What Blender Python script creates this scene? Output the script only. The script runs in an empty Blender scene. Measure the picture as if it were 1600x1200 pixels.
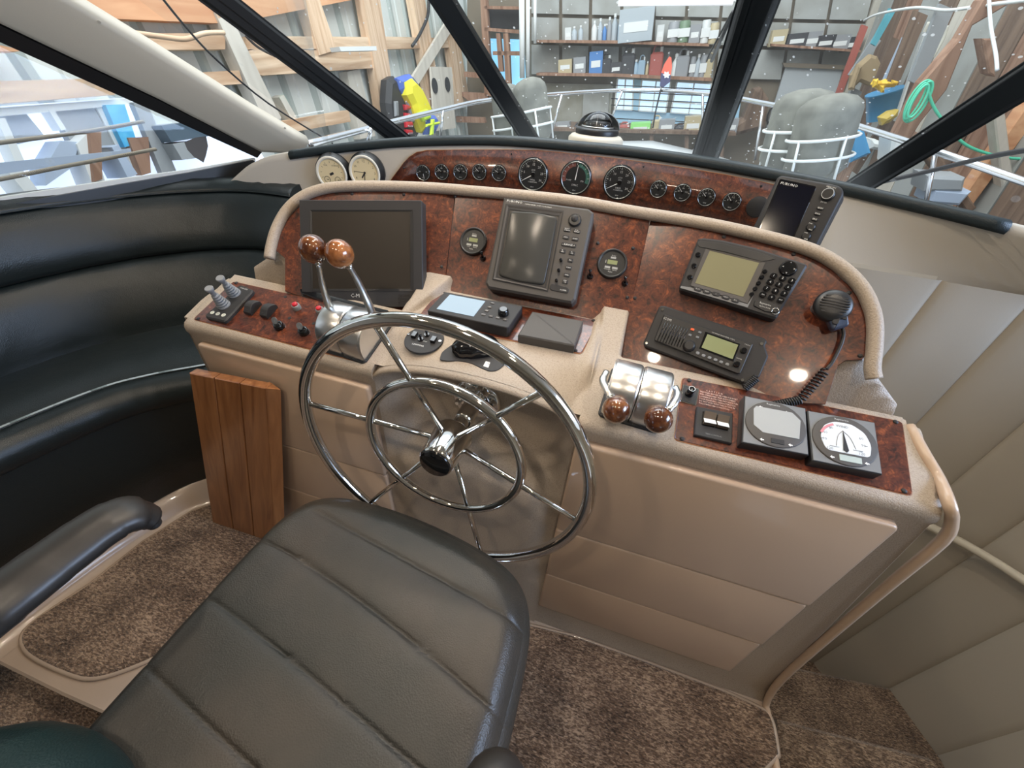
import bpy, math, random
from mathutils import Vector, Matrix
import mathutils.noise as mnoise
random.seed(7)
rad = math.radians
SC = bpy.context.scene
COL = SC.collection
# ---------------------------------------------------------------- camera
F = 620.0
CR = Matrix(((0.953, -0.229, 0.197), (0.295, 0.570, -0.766), (0.063, 0.789, 0.611)))
def _cam():
    # rotation from the three vanishing points of the console (transverse, vertical, forward)
    t = Vector((-3000, 720, -F)); nx = (-F*F + 720*(800)) / -3000.0
    n = Vector((nx, -800, -F))
    X = -t.normalized(); Z = -n.normalized(); Y = Z.cross(X)
    return Matrix((X, Y, Z))
CR = _cam()
EYE = Vector((0, 0, 1.42))
cd = bpy.data.cameras.new('camera'); cam = bpy.data.objects.new('camera', cd); COL.objects.link(cam)
cd.sensor_fit = 'HORIZONTAL'; cd.sensor_width = 36; cd.lens = 36*F/1600; cd.clip_start = .02; cd.clip_end = 100
cam.matrix_world = Matrix.Translation(EYE) @ CR.to_4x4()
SC.camera = cam
SC.view_settings.view_transform = 'Standard'; SC.view_settings.look = 'None'
SC.view_settings.gamma = 1; SC.view_settings.use_curve_mapping = False
SC.view_settings.exposure = 0.0
# ---------------------------------------------------------------- world: pale boat-shed daylight
W = bpy.data.worlds.new('world'); SC.world = W; W.use_nodes = True
bg = W.node_tree.nodes['Background']; bg.inputs[0].default_value = (0.80, 0.90, 1.0, 1); bg.inputs[1].default_value = 1.15
def light(name, kind, loc, energy, color, size=.1, size_y=None, target=None, spot=None, blend=.5):
    l = bpy.data.lights.new(name, kind); l.energy = energy; l.color = color
    if kind == 'AREA':
        l.size = size
        if size_y: l.shape = 'RECTANGLE'; l.size_y = size_y
    elif kind == 'SPOT':
        l.shadow_soft_size = size; l.spot_size = rad(spot or 100); l.spot_blend = blend
    else: l.shadow_soft_size = size
    o = bpy.data.objects.new(name, l); COL.objects.link(o); o.location = loc
    if target is not None:
        d = Vector(target) - Vector(loc); o.rotation_euler = d.to_track_quat('-Z', 'Y').to_euler()
    return o
# unseen lamp added over the foredeck brightens the shed; blue daylight enters from starboard
light('shed_daylight_fill', 'AREA', (-1.0, 3.6, 5.2), 430, (.93, .97, 1.0), 5, 5, (-1.0, 7.0, -.5))
light('starboard_daylight', 'AREA', (3.4, 0.4, 2.2), 150, (.52, .69, 1.0), 2.0, 1.4, (.6, 1.2, .6))
DL = [(-.95, .55), (-.30, .62), (.40, .60), (-.95, -.25), (-.30, -.25), (.42, -.22), (-.3, 1.0)]   # ceiling downlights
# ---------------------------------------------------------------- projection helpers
def ray(px, py): return CR @ Vector((px-800, 600-py, -F))
class Pl:
    """a real plane of the boat; at() finds where a point of the photograph lies on it"""
    def __init__(s, o, n, x=None):
        s.o = Vector(o); s.n = Vector(n).normalized(); x = Vector(x or (1, 0, 0))
        s.x = (x - s.n*x.dot(s.n)).normalized(); s.y = s.n.cross(s.x)
    def at(s, px, py, off=0.0):
        d = ray(px, py); o = s.o + s.n*off
        return EYE + d*((o-EYE).dot(s.n)/d.dot(s.n))
    def off(s, h): return Pl(s.o + s.n*h, s.n, s.x)
def tiltp(o, t, yaw=0):
    t = rad(t); a = rad(yaw); n = Vector((0, -math.sin(t), math.cos(t)))
    n = Matrix.Rotation(a, 3, 'Z') @ n
    return Pl(o, n, (math.cos(a), math.sin(a), 0))
def yat(px, py, y): d = ray(px, py); return EYE + d*(y/d.y)
def zat(px, py, z): d = ray(px, py); return EYE + d*((z-EYE.z)/d.z)
def xat(px, py, x): d = ray(px, py); return EYE + d*(x/d.x)
def frame(o, x, n):
    n = Vector(n).normalized(); x = Vector(x); x = (x-n*x.dot(n)).normalized(); y = n.cross(x)
    m = Matrix((x, y, n)).transposed().to_4x4(); m.translation = Vector(o); return m
# ---------------------------------------------------------------- mesh builder
class MB:
    def __init__(s): s.v = []; s.f = []; s.sm = []
    def add(s, vs, fs, smooth=False, M=None):
        b = len(s.v)
        s.v += [tuple(M @ Vector(v)) if M else tuple(v) for v in vs]
        s.f += [tuple(i+b for i in f) for f in fs]; s.sm += [smooth]*len(fs); return s
    def box(s, x0, x1, y0, y1, z0, z1, M=None):
        v = [(x, y, z) for z in (z0, z1) for y in (y0, y1) for x in (x0, x1)]
        return s.add(v, [(0, 2, 3, 1), (4, 5, 7, 6), (0, 1, 5, 4), (2, 6, 7, 3), (0, 4, 6, 2), (1, 3, 7, 5)], False, M)
    def prism(s, pts, z0, z1, c=0.0, M=None, smooth=False, both=False):
        """outline pts (counter-clockwise) extruded z0..z1 with a chamfer c at the top"""
        n = len(pts); cx = sum(p[0] for p in pts)/n; cy = sum(p[1] for p in pts)/n
        def inset(d):
            out = []
            for i in range(n):
                a = Vector(pts[i-1][:2]); b = Vector(pts[i][:2]); e = Vector(pts[(i+1) % n][:2])
                d1 = (b-a); d2 = (e-b)
                if d1.length < 1e-9 or d2.length < 1e-9: out.append((b.x, b.y)); continue
                d1.normalize(); d2.normalize(); n1 = Vector((-d1.y, d1.x)); n2 = Vector((-d2.y, d2.x))
                m = (n1+n2)
                if m.length < 1e-6: m = n1
                m.normalize(); k = d/max(.35, m.dot(n1)); out.append((b.x+m.x*k, b.y+m.y*k))
            return out
        rings = [(pts, z0)] if not both else [(inset(c), z0), (pts, z0+c)]
        if c > 0:
            if smooth: rings += [(pts, z1-c), (inset(c*.3), z1-c*.3), (inset(c), z1)]
            else: rings += [(pts, z1-c), (inset(c), z1)]
        else: rings += [(pts, z1)]
        vs = []; fs = []
        for r, z in rings: vs += [(p[0], p[1], z) for p in r]
        for k in range(len(rings)-1):
            for i in range(n):
                j = (i+1) % n; fs.append((k*n+i, k*n+j, (k+1)*n+j, (k+1)*n+i))
        fs.append(tuple(range(n-1, -1, -1))); fs.append(tuple((len(rings)-1)*n+i for i in range(n)))
        return s.add(vs, fs, smooth, M)
    def rbox(s, cx, cy, w, h, z0, z1, r=.003, c=.001, M=None, smooth=False, seg=4):
        return s.prism(rrect(cx, cy, w, h, r, seg), z0, z1, c, M, smooth)
    def cyl(s, cx, cy, r, z0, z1, seg=24, r2=None, M=None, smooth=True, c=0.0):
        r2 = r if r2 is None else r2
        prof = [(r, z0), (r2, z1-c), (r2-c, z1)] if c else [(r, z0), (r2, z1)]
        return s.lathe(prof, seg, M, cx, cy, smooth)
    def lathe(s, prof, seg=24, M=None, cx=0, cy=0, smooth=True, caps=True):
        vs = []; fs = []
        for r, z in prof:
            for i in range(seg):
                a = 2*math.pi*i/seg; vs.append((cx+r*math.cos(a), cy+r*math.sin(a), z))
        m = len(prof)
        for k in range(m-1):
            for i in range(seg):
                j = (i+1) % seg; fs.append((k*seg+i, k*seg+j, (k+1)*seg+j, (k+1)*seg+i))
        s.add(vs, fs, smooth, M)
        if caps:
            for k, rev in ((0, True), (m-1, False)):
                if prof[k][0] > 1e-6:
                    vv = vs[k*seg:(k+1)*seg]; idx = list(range(seg))
                    s.add(vv, [tuple(reversed(idx)) if rev else tuple(idx)], False, M)
        return s
    def sphere(s, c, r, seg=20, sc=(1, 1, 1), M=None):
        prof = [(max(1e-5, r*math.sin(math.pi*k/(seg//2))), -r*math.cos(math.pi*k/(seg//2))) for k in range(seg//2+1)]
        T = Matrix.Translation(c) @ Matrix.Diagonal((sc[0], sc[1], sc[2], 1))
        if M: T = M @ T
        return s.lathe(prof, seg, T, caps=False)
    def tube(s, path, r, seg=10, closed=False, M=None, smooth=True, sub=0, flat=1.0):
        P = [Vector(p) for p in path]
        if sub: P = spline(P, sub, closed)
        n = len(P); R = r if isinstance(r, (list, tuple)) else None
        vs = []; fs = []; up = None
        for i in range(n):
            a = P[i-1] if (i > 0 or closed) else P[i]; b = P[(i+1) % n] if (i < n-1 or closed) else P[i]
            t = (b-a).normalized()
            if up is None:
                up = Vector((0, 0, 1)) if abs(t.z) < .9 else Vector((1, 0, 0))
            u = (up - t*up.dot(t)).normalized(); w = t.cross(u); up = u
            rr = (R[min(len(R)-1, int(i*len(R)/n))] if len(R) != n else R[i]) if R else r
            for k in range(seg):
                q = 2*math.pi*k/seg; vs.append(tuple(P[i] + u*(math.cos(q)*rr*flat) + w*(math.sin(q)*rr)))
        for i in range(n if closed else n-1):
            for k in range(seg):
                j = (i+1) % n; l = (k+1) % seg; fs.append((i*seg+k, i*seg+l, j*seg+l, j*seg+k))
        if not closed:
            fs.append(tuple(range(seg-1, -1, -1))); fs.append(tuple((n-1)*seg+k for k in range(seg)))
        return s.add(vs, fs, smooth, M)
    def grid(s, rows, smooth=True, M=None, closed=False):
        m = len(rows); n = len(rows[0]); vs = [p for r in rows for p in r]; fs = []
        for i in range(m-1):
            for j in range(n if closed else n-1):
                l = (j+1) % n; fs.append((i*n+j, i*n+l, (i+1)*n+l, (i+1)*n+j))
        return s.add(vs, fs, smooth, M)
    def build(s, name, mat, parent=None, M=None):
        me = bpy.data.meshes.new(name); me.from_pydata(s.v, [], s.f)
        me.polygons.foreach_set('use_smooth', s.sm); me.update()
        me.materials.append(mat)
        o = bpy.data.objects.new(name, me); COL.objects.link(o)
        if parent: o.parent = parent
        if M is not None: o.matrix_world = M
        return o
def rrect(cx, cy, w, h, r, seg=4):
    r = min(r, w/2-1e-5, h/2-1e-5); out = []
    for qx, qy, a0 in ((1, 1, 0), (-1, 1, 90), (-1, -1, 180), (1, -1, 270)):
        for k in range(seg+1):
            a = rad(a0+90*k/seg); out.append((cx+qx*(w/2-r)+r*math.cos(a), cy+qy*(h/2-r)+r*math.sin(a)))
    return out
def spline(P, sub, closed=False):
    n = len(P); out = []
    for i in range(n if closed else n-1):
        if closed: a, b, c, d = P[i-1], P[i], P[(i+1) % n], P[(i+2) % n]
        else: a, b, c, d = P[max(0, i-1)], P[i], P[i+1], P[min(n-1, i+2)]
        for k in range(sub):
            t = k/sub; t2 = t*t; t3 = t2*t
            out.append(.5*((2*b)+(c-a)*t+(2*a-5*b+4*c-d)*t2+(3*b-a-3*c+d)*t3))
    if not closed: out.append(P[-1].copy())
    return out
def ccw(pts):
    a = sum(pts[i-1][0]*pts[i][1]-pts[i][0]*pts[i-1][1] for i in range(len(pts)))
    return pts if a > 0 else list(reversed(pts))
# ---------------------------------------------------------------- tagging
def tag(o, label=None, cat=None, group=None, kind=None):
    if label: o['label'] = label
    if cat: o['category'] = cat
    if group: o['group'] = group
    if kind: o['kind'] = kind
    return o
def root(name, M, label, cat, group=None):
    o = bpy.data.objects.new(name, None); COL.objects.link(o); o.empty_display_size = .02
    o.matrix_world = M if isinstance(M, Matrix) else Matrix.Translation(M)
    return tag(o, label, cat, group)
def struct(mb, name, mat, M=None): return tag(mb.build(name, mat, None, M), kind='structure')
def modbevel(o, w, seg=2, ang=35):
    m = o.modifiers.new('b', 'BEVEL'); m.width = w; m.segments = seg; m.limit_method = 'ANGLE'; m.angle_limit = rad(ang); m.harden_normals = False
    return o
_tc = {}
def text_mb(mb, s, x, y, size, z=0.0003, M=None, align='CENTER', rot=0, sx=1.0):
    key = (s, align)
    if key not in _tc:
        c = bpy.data.curves.new('t', 'FONT'); c.body = s; c.size = 1; c.align_x = align; c.align_y = 'CENTER'; c.resolution_u = 1
        o = bpy.data.objects.new('t', c); COL.objects.link(o)
        me = bpy.data.meshes.new_from_object(o)
        _tc[key] = ([tuple(v.co) for v in me.vertices], [tuple(p.vertices) for p in me.polygons])
        bpy.data.objects.remove(o); bpy.data.curves.remove(c); bpy.data.meshes.remove(me)
    vs, fs = _tc[key]
    T = Matrix.Translation((x, y, z)) @ Matrix.Rotation(rad(rot), 4, 'Z') @ Matrix.Diagonal((size*sx, size, 1, 1))
    if M: T = M @ T
    mb.add(vs, fs, False, T); return mb
# ---------------------------------------------------------------- materials
def mat(name, col, rough=.5, metal=0, coat=0, spec=.5, emit=None, es=1, bump=None, vary=None, sheen=0, ior=None):
    """bump=(scale, strength, detail); vary=(scale, second colour, low, high)"""
    m = bpy.data.materials.new(name); m.use_nodes = True; nt = m.node_tree; b = nt.nodes['Principled BSDF']
    b.inputs['Base Color'].default_value = (*col, 1); b.inputs['Roughness'].default_value = rough
    b.inputs['Metallic'].default_value = metal; b.inputs['Coat Weight'].default_value = coat; b.inputs['Coat Roughness'].default_value = .05
    b.inputs['Specular IOR Level'].default_value = spec
    if sheen: b.inputs['Sheen Weight'].default_value = sheen
    if emit: b.inputs['Emission Color'].default_value = (*emit, 1); b.inputs['Emission Strength'].default_value = es
    tc = None
    if bump or vary: tc = nt.nodes.new('ShaderNodeTexCoord')
    if vary:
        n = nt.nodes.new('ShaderNodeTexNoise'); n.inputs['Scale'].default_value = vary[0]; n.inputs['Detail'].default_value = 5
        nt.links.new(tc.outputs['Object'], n.inputs['Vector'])
        r = nt.nodes.new('ShaderNodeValToRGB'); r.color_ramp.elements[0].position = vary[2]; r.color_ramp.elements[1].position = vary[3]
        r.color_ramp.elements[0].color = (*col, 1); r.color_ramp.elements[1].color = (*vary[1], 1)
        nt.links.new(n.outputs['Fac'], r.inputs[0]); nt.links.new(r.outputs[0], b.inputs['Base Color'])
    if bump:
        n = nt.nodes.new('ShaderNodeTexNoise'); n.inputs['Scale'].default_value = bump[0]; n.inputs['Detail'].default_value = bump[2] if len(bump) > 2 else 2
        nt.links.new(tc.outputs['Object'], n.inputs['Vector'])
        u = nt.nodes.new('ShaderNodeBump'); u.inputs['Strength'].default_value = bump[1]; u.inputs['Distance'].default_value = .002
        nt.links.new(n.outputs['Fac'], u.inputs['Height']); nt.links.new(u.outputs[0], b.inputs['Normal'])
    return m
def burl(name):
    m = bpy.data.materials.new(name); m.use_nodes = True; nt = m.node_tree; b = nt.nodes['Principled BSDF']; L = nt.links.new
    b.inputs['Roughness'].default_value = .3; b.inputs['Coat Weight'].default_value = .8; b.inputs['Coat Roughness'].default_value = .04
    g = nt.nodes.new('ShaderNodeNewGeometry')
    n1 = nt.nodes.new('ShaderNodeTexNoise'); n1.inputs['Scale'].default_value = 52; n1.inputs['Detail'].default_value = 7; n1.inputs['Distortion'].default_value = 3.2
    n2 = nt.nodes.new('ShaderNodeTexNoise'); n2.inputs['Scale'].default_value = 26; n2.inputs['Detail'].default_value = 4; n2.inputs['Distortion'].default_value = 1.5
    v = nt.nodes.new('ShaderNodeTexVoronoi'); v.inputs['Scale'].default_value = 55
    for n in (n1, n2): L(g.outputs['Position'], n.inputs['Vector'])
    mx0 = nt.nodes.new('ShaderNodeMix'); mx0.data_type = 'VECTOR'; mx0.inputs[0].default_value = .03
    L(g.outputs['Position'], mx0.inputs[4]); L(n1.outputs['Color'], mx0.inputs[5]); L(mx0.outputs[1], v.inputs['Vector'])
    r = nt.nodes.new('ShaderNodeValToRGB'); e = r.color_ramp.elements
    e[0].position = .36; e[0].color = (.016, .006, .003, 1); e[1].position = .68; e[1].color = (.27, .072, .024, 1)
    k = e.new(.46); k.color = (.068, .015, .007, 1); k = e.new(.58); k.color = (.125, .030, .012, 1)
    a = nt.nodes.new('ShaderNodeMath'); a.operation = 'MULTIPLY_ADD'; a.inputs[1].default_value = .55; L(n2.outputs['Fac'], a.inputs[0])
    c = nt.nodes.new('ShaderNodeMath'); c.operation = 'MULTIPLY'; c.inputs[1].default_value = .5; L(n1.outputs['Fac'], c.inputs[0]); L(c.outputs[0], a.inputs[2])
    L(a.outputs[0], r.inputs[0])
    r2 = nt.nodes.new('ShaderNodeValToRGB'); r2.color_ramp.elements[0].position = .04; r2.color_ramp.elements[0].color = (.14, .10, .08, 1); r2.color_ramp.elements[1].position = .32; r2.color_ramp.elements[1].color = (1, 1, 1, 1)
    L(v.outputs['Distance'], r2.inputs[0])
    mm = nt.nodes.new('ShaderNodeMix'); mm.data_type = 'RGBA'; mm.blend_type = 'MULTIPLY'; mm.inputs[0].default_value = .85
    L(r.outputs[0], mm.inputs[6]); L(r2.outputs[0], mm.inputs[7]); L(mm.outputs[2], b.inputs['Base Color'])
    return m
def wood(name, c1, c2, scale=1.0, rough=.5, axis='Y', coat=0.0, coord='Object'):
    m = bpy.data.materials.new(name); m.use_nodes = True; nt = m.node_tree; b = nt.nodes['Principled BSDF']; L = nt.links.new
    b.inputs['Roughness'].default_value = rough; b.inputs['Coat Weight'].default_value = coat; b.inputs['Coat Roughness'].default_value = .15
    tc = nt.nodes.new('ShaderNodeTexCoord'); mp = nt.nodes.new('ShaderNodeMapping')
    st = {'X': (1, 14, 14), 'Y': (14, 1, 14), 'Z': (14, 14, 1)}[axis]; mp.inputs['Scale'].default_value = [q*scale for q in st]
    L(tc.outputs[coord], mp.inputs['Vector'])
    n = nt.nodes.new('ShaderNodeTexNoise'); n.inputs['Scale'].default_value = 2.2; n.inputs['Detail'].default_value = 6; n.inputs['Distortion'].default_value = 1.0
    L(mp.outputs[0], n.inputs['Vector'])
    r = nt.nodes.new('ShaderNodeValToRGB'); e = r.color_ramp.elements; e[0].position = .32; e[0].color = (*c1, 1); e[1].position = .68; e[1].color = (*c2, 1)
    L(n.outputs['Fac'], r.inputs[0]); L(r.outputs[0], b.inputs['Base Color'])
    u = nt.nodes.new('ShaderNodeBump'); u.inputs['Strength'].default_value = .15; u.inputs['Distance'].default_value = .001; L(n.outputs['Fac'], u.inputs['Height']); L(u.outputs[0], b.inputs['Normal'])
    return m
def carpet_mat():
    m = bpy.data.materials.new('carpet'); m.use_nodes = True; nt = m.node_tree; b = nt.nodes['Principled BSDF']; L = nt.links.new
    b.inputs['Roughness'].default_value = .95; b.inputs['Specular IOR Level'].default_value = .1; b.inputs['Sheen Weight'].default_value = .3
    g = nt.nodes.new('ShaderNodeNewGeometry'); mp = nt.nodes.new('ShaderNodeMapping'); mp.inputs['Scale'].default_value = (1, 2.6, 1.5)
    L(g.outputs['Position'], mp.inputs['Vector'])
    n = nt.nodes.new('ShaderNodeTexNoise'); n.inputs['Scale'].default_value = 95; n.inputs['Detail'].default_value = 4; n.inputs['Distortion'].default_value = .8
    n2 = nt.nodes.new('ShaderNodeTexNoise'); n2.inputs['Scale'].default_value = 9; n2.inputs['Detail'].default_value = 3
    L(mp.outputs[0], n.inputs['Vector']); L(g.outputs['Position'], n2.inputs['Vector'])
    r = nt.nodes.new('ShaderNodeValToRGB'); e = r.color_ramp.elements; e[0].position = .34; e[0].color = (.036, .022, .014, 1); e[1].position = .66; e[1].color = (.50, .355, .245, 1)
    k = e.new(.5); k.color = (.165, .105, .068, 1)
    a = nt.nodes.new('ShaderNodeMath'); a.operation = 'MULTIPLY_ADD'; a.inputs[1].default_value = .3; L(n2.outputs['Fac'], a.inputs[0])
    c = nt.nodes.new('ShaderNodeMath'); c.operation = 'MULTIPLY'; c.inputs[1].default_value = .72; L(n.outputs['Fac'], c.inputs[0]); L(c.outputs[0], a.inputs[2])
    L(a.outputs[0], r.inputs[0]); L(r.outputs[0], b.inputs['Base Color'])
    u = nt.nodes.new('ShaderNodeBump'); u.inputs['Strength'].default_value = 1; u.inputs['Distance'].default_value = .006; L(n.outputs['Fac'], u.inputs['Height']); L(u.outputs[0], b.inputs['Normal'])
    return m
def leather(name, col, rough=.36, wear=None):
    m = bpy.data.materials.new(name); m.use_nodes = True; nt = m.node_tree; b = nt.nodes['Principled BSDF']; L = nt.links.new
    b.inputs['Base Color'].default_value = (*col, 1); b.inputs['Roughness'].default_value = rough; b.inputs['Specular IOR Level'].default_value = .45
    g = nt.nodes.new('ShaderNodeNewGeometry')
    v = nt.nodes.new('ShaderNodeTexVoronoi'); v.inputs['Scale'].default_value = 420
    n = nt.nodes.new('ShaderNodeTexNoise'); n.inputs['Scale'].default_value = 22; n.inputs['Detail'].default_value = 3
    L(g.outputs['Position'], v.inputs['Vector']); L(g.outputs['Position'], n.inputs['Vector'])
    u = nt.nodes.new('ShaderNodeBump'); u.inputs['Strength'].default_value = .28; u.inputs['Distance'].default_value = .0012; L(v.outputs['Distance'], u.inputs['Height'])
    u2 = nt.nodes.new('ShaderNodeBump'); u2.inputs['Strength'].default_value = .35; u2.inputs['Distance'].default_value = .004
    L(n.outputs['Fac'], u2.inputs['Height']); L(u.outputs[0], u2.inputs['Normal']); L(u2.outputs[0], b.inputs['Normal'])
    if wear:
        n3 = nt.nodes.new('ShaderNodeTexNoise'); n3.inputs['Scale'].default_value = 5; n3.inputs['Detail'].default_value = 4; L(g.outputs['Position'], n3.inputs['Vector'])
        r = nt.nodes.new('ShaderNodeValToRGB'); r.color_ramp.elements[0].position = .4; r.color_ramp.elements[0].color = (*col, 1); r.color_ramp.elements[1].position = .75; r.color_ramp.elements[1].color = (*wear, 1)
        L(n3.outputs['Fac'], r.inputs[0]); L(r.outputs[0], b.inputs['Base Color'])
    return m
def glass_mat(name, tint=(1, 1, 1), dirt=.0, gloss=.08, scale=60):
    m = bpy.data.materials.new(name); m.use_nodes = True; nt = m.node_tree; L = nt.links.new
    for n in list(nt.nodes):
        if n.type != 'OUTPUT_MATERIAL': nt.nodes.remove(n)
    out = [n for n in nt.nodes if n.type == 'OUTPUT_MATERIAL'][0]
    t = nt.nodes.new('ShaderNodeBsdfTransparent'); t.inputs[0].default_value = (*tint, 1)
    g = nt.nodes.new('ShaderNodeBsdfGlossy'); g.inputs['Roughness'].default_value = .02
    lw = nt.nodes.new('ShaderNodeFresnel'); lw.inputs['IOR'].default_value = 1.35
    mx = nt.nodes.new('ShaderNodeMixShader'); mt = nt.nodes.new('ShaderNodeMath'); mt.operation = 'MULTIPLY'; mt.inputs[1].default_value = gloss*8
    L(lw.outputs[0], mt.inputs[0]); L(mt.outputs[0], mx.inputs[0]); L(t.outputs[0], mx.inputs[1]); L(g.outputs[0], mx.inputs[2])
    last = mx
    if dirt:
        geo = nt.nodes.new('ShaderNodeNewGeometry')
        v = nt.nodes.new('ShaderNodeTexVoronoi'); v.inputs['Scale'].default_value = scale; v.inputs['Randomness'].default_value = 1; L(geo.outputs['Position'], v.inputs['Vector'])
        n = nt.nodes.new('ShaderNodeTexNoise'); n.inputs['Scale'].default_value = 3.5; n.inputs['Detail'].default_value = 6; L(geo.outputs['Position'], n.inputs['Vector'])
        # speck size differs from cell to cell
        sep = nt.nodes.new('ShaderNodeSeparateColor'); L(v.outputs['Color'], sep.inputs[0])
        p = nt.nodes.new('ShaderNodeMath'); p.operation = 'POWER'; p.inputs[1].default_value = 5; L(sep.outputs[0], p.inputs[0])
        q = nt.nodes.new('ShaderNodeMath'); q.operation = 'MULTIPLY'; q.inputs[1].default_value = .30; L(p.outputs[0], q.inputs[0])
        lt = nt.nodes.new('ShaderNodeMath'); lt.operation = 'LESS_THAN'; L(v.outputs['Distance'], lt.inputs[0]); L(q.outputs[0], lt.inputs[1])
        s = nt.nodes.new('ShaderNodeMath'); s.operation = 'MULTIPLY'; s.inputs[1].default_value = .75*min(1, dirt*9); L(lt.outputs[0], s.inputs[0])
        f = nt.nodes.new('ShaderNodeMath'); f.operation = 'MULTIPLY_ADD'; f.inputs[1].default_value = dirt; L(n.outputs['Fac'], f.inputs[0]); L(s.outputs[0], f.inputs[2])
        d = nt.nodes.new('ShaderNodeBsdfTranslucent'); d.inputs[0].default_value = (.9, .92, .9, 1)
        d2 = nt.nodes.new('ShaderNodeBsdfDiffuse'); d2.inputs[0].default_value = (.8, .82, .8, 1)
        ad = nt.nodes.new('ShaderNodeMixShader'); ad.inputs[0].default_value = .5; L(d.outputs[0], ad.inputs[1]); L(d2.outputs[0], ad.inputs[2])
        m2 = nt.nodes.new('ShaderNodeMixShader'); L(f.outputs[0], m2.inputs[0]); L(last.outputs[0], m2.inputs[1]); L(ad.outputs[0], m2.inputs[2]); last = m2
    L(last.outputs[0], out.inputs['Surface'])
    return m
M = {}
M['beige'] = mat('beige_textured', (.42, .345, .27), .45, bump=(420, .5, 3), vary=(330, (.335, .27, .205), .48, .68))
M['gel'] = mat('beige_gelcoat', (.55, .40, .285), .28, coat=.25)
M['gel2'] = mat('taupe_gelcoat', (.43, .33, .25), .22, coat=.4)
M['cream'] = mat('cream_panel', (.66, .60, .49), .5, bump=(300, .1))
M['vinyl'] = mat('beige_vinyl', (.50, .45, .375), .55, bump=(500, .12))
M['burl'] = burl('burl_wood')
M['chrome'] = mat('polished_steel', (.78, .76, .73), .07, 1)
M['steel'] = mat('rail_steel', (.82, .83, .85), .18, 1)
M['alu'] = mat('brushed_aluminium', (.74, .74, .74), .30, 1, bump=(220, .06))
M['lever'] = mat('satin_lever', (.60, .60, .58), .3, 1)
M['black'] = mat('black_plastic', (.018, .018, .019), .38, bump=(900, .08))
M['blackgloss'] = mat('gloss_black', (.006, .006, .007), .08, coat=.5)
M['dgrey'] = mat('dark_grey_plastic', (.036, .035, .036), .5, spec=.3, bump=(700, .1))
M['grey'] = mat('grey_plastic', (.088, .081, .075), .5, spec=.3, bump=(700, .1))
M['mgrey'] = mat('mid_grey_plastic', (.20, .205, .21), .42)
M['lgrey'] = mat('light_grey_rubber', (.24, .25, .26), .5)
M['crt'] = mat('crt_glass', (.060, .059, .054), .22, spec=.18)
M['lcdoff'] = mat('matt_lcd', (.030, .024, .018), .38, spec=.28)
M['navy'] = mat('dark_lcd', (.003, .004, .012), .12)
M['olive'] = mat('olive_lcd', (.24, .225, .13), .22, coat=.3)
M['green_lcd'] = mat('green_lcd', (.27, .30, .15), .25, coat=.3)
M['silver_lcd'] = mat('silver_lcd', (.42, .43, .42), .15, coat=.5)
M['dial_white'] = mat('white_dial', (.72, .76, .80), .3, coat=.5)
M['dial_cream'] = mat('cream_dial', (.78, .66, .42), .4)
M['dial_black'] = mat('black_dial', (.020, .021, .022), .35, coat=.3)
M['white'] = mat('white_print', (.85, .85, .82), .5)
M['greyprint'] = mat('grey_print', (.60, .60, .58), .5)
M['red'] = mat('red_plastic', (.55, .015, .03), .3, coat=.4)
M['orange'] = mat('orange_key', (.8, .12, .03), .4)
M['knob'] = mat('varnished_walnut', (.075, .022, .009), .16, coat=1, vary=(45, (.21, .075, .025), .45, .62))
M['knob2'] = mat('varnished_walnut_light', (.15, .050, .016), .14, coat=1, vary=(45, (.40, .15, .05), .4, .65))
M['teak'] = wood('teak', (.24, .088, .028), (.42, .18, .065), 1.4, .35, 'Y', .3)
M['leather'] = leather('green_black_leather', (.010, .015, .016), .36)
M['leather_seat'] = leather('grey_green_leather', (.022, .023, .020), .40, (.048, .038, .029))
M['pad'] = leather('dash_pad', (.020, .030, .034), .42)
M['arm'] = mat('arm_rest_rubber', (.024, .022, .021), .38, bump=(60, .15))
M['carpet'] = carpet_mat()
M['frame'] = mat('black_window_frame', (.016, .016, .017), .35)
M['glass'] = glass_mat('windshield_glass', (.96, .98, .97), .085, .06, 62)
M['glass_clean'] = glass_mat('side_glass', (.97, .98, .98), .015, .06, 20)
M['domeglass'] = glass_mat('dome_glass', (.9, .9, .9), 0, .25)
M['metalwall'] = mat('white_corrugated_steel', (.66, .69, .65), .55, vary=(.9, (.56, .59, .55), .4, .65))
M['stud'] = wood('fir_stud', (.50, .31, .18), (.78, .58, .40), .35, .8, 'Z')
M['girt'] = wood('fir_girt', (.46, .28, .16), (.80, .60, .41), .35, .8, 'Y')
M['plank'] = wood('orange_plywood', (.56, .25, .12), (.74, .42, .23), .35, .7, 'Y')
M['palewood'] = wood('pale_plywood', (.55, .50, .42), (.66, .61, .52), .3, .8, 'Z')
M['oldwood'] = wood('weathered_wood', (.12, .075, .05), (.24, .16, .11), .4, .85, 'Z')
M['redwood'] = wood('red_brown_timber', (.20, .10, .06), (.40, .24, .16), .4, .85, 'Z')
M['block'] = mat('painted_wall_board', (.40, .41, .39), .7, vary=(2.5, (.31, .31, .28), .4, .65))
M['batten'] = mat('brown_batten', (.22, .18, .13), .8)
M['ext_white'] = mat('white_paint', (.74, .76, .74), .5)
M['ext_grey'] = mat('grey_paint', (.33, .35, .36), .6)
M['lamp'] = mat('lamp_glow', (1, 1, 1), .5, emit=(.9, .93, 1), es=.6)
M['downlight'] = mat('downlight_glow', (1, 1, 1), .5, emit=(1, .80, .56), es=26)
M['window_sky'] = mat('bright_window', (.3, .6, .8), .5, emit=(.22, .55, .85), es=1.0)
M['window_pale'] = mat('pale_window', (.4, .6, .8), .5, emit=(.5, .66, .85), es=1.1)
def simple(key, col, rough=.6, **k):
    if key not in M: M[key] = mat(key, col, rough, **k)
    return M[key]
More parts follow.
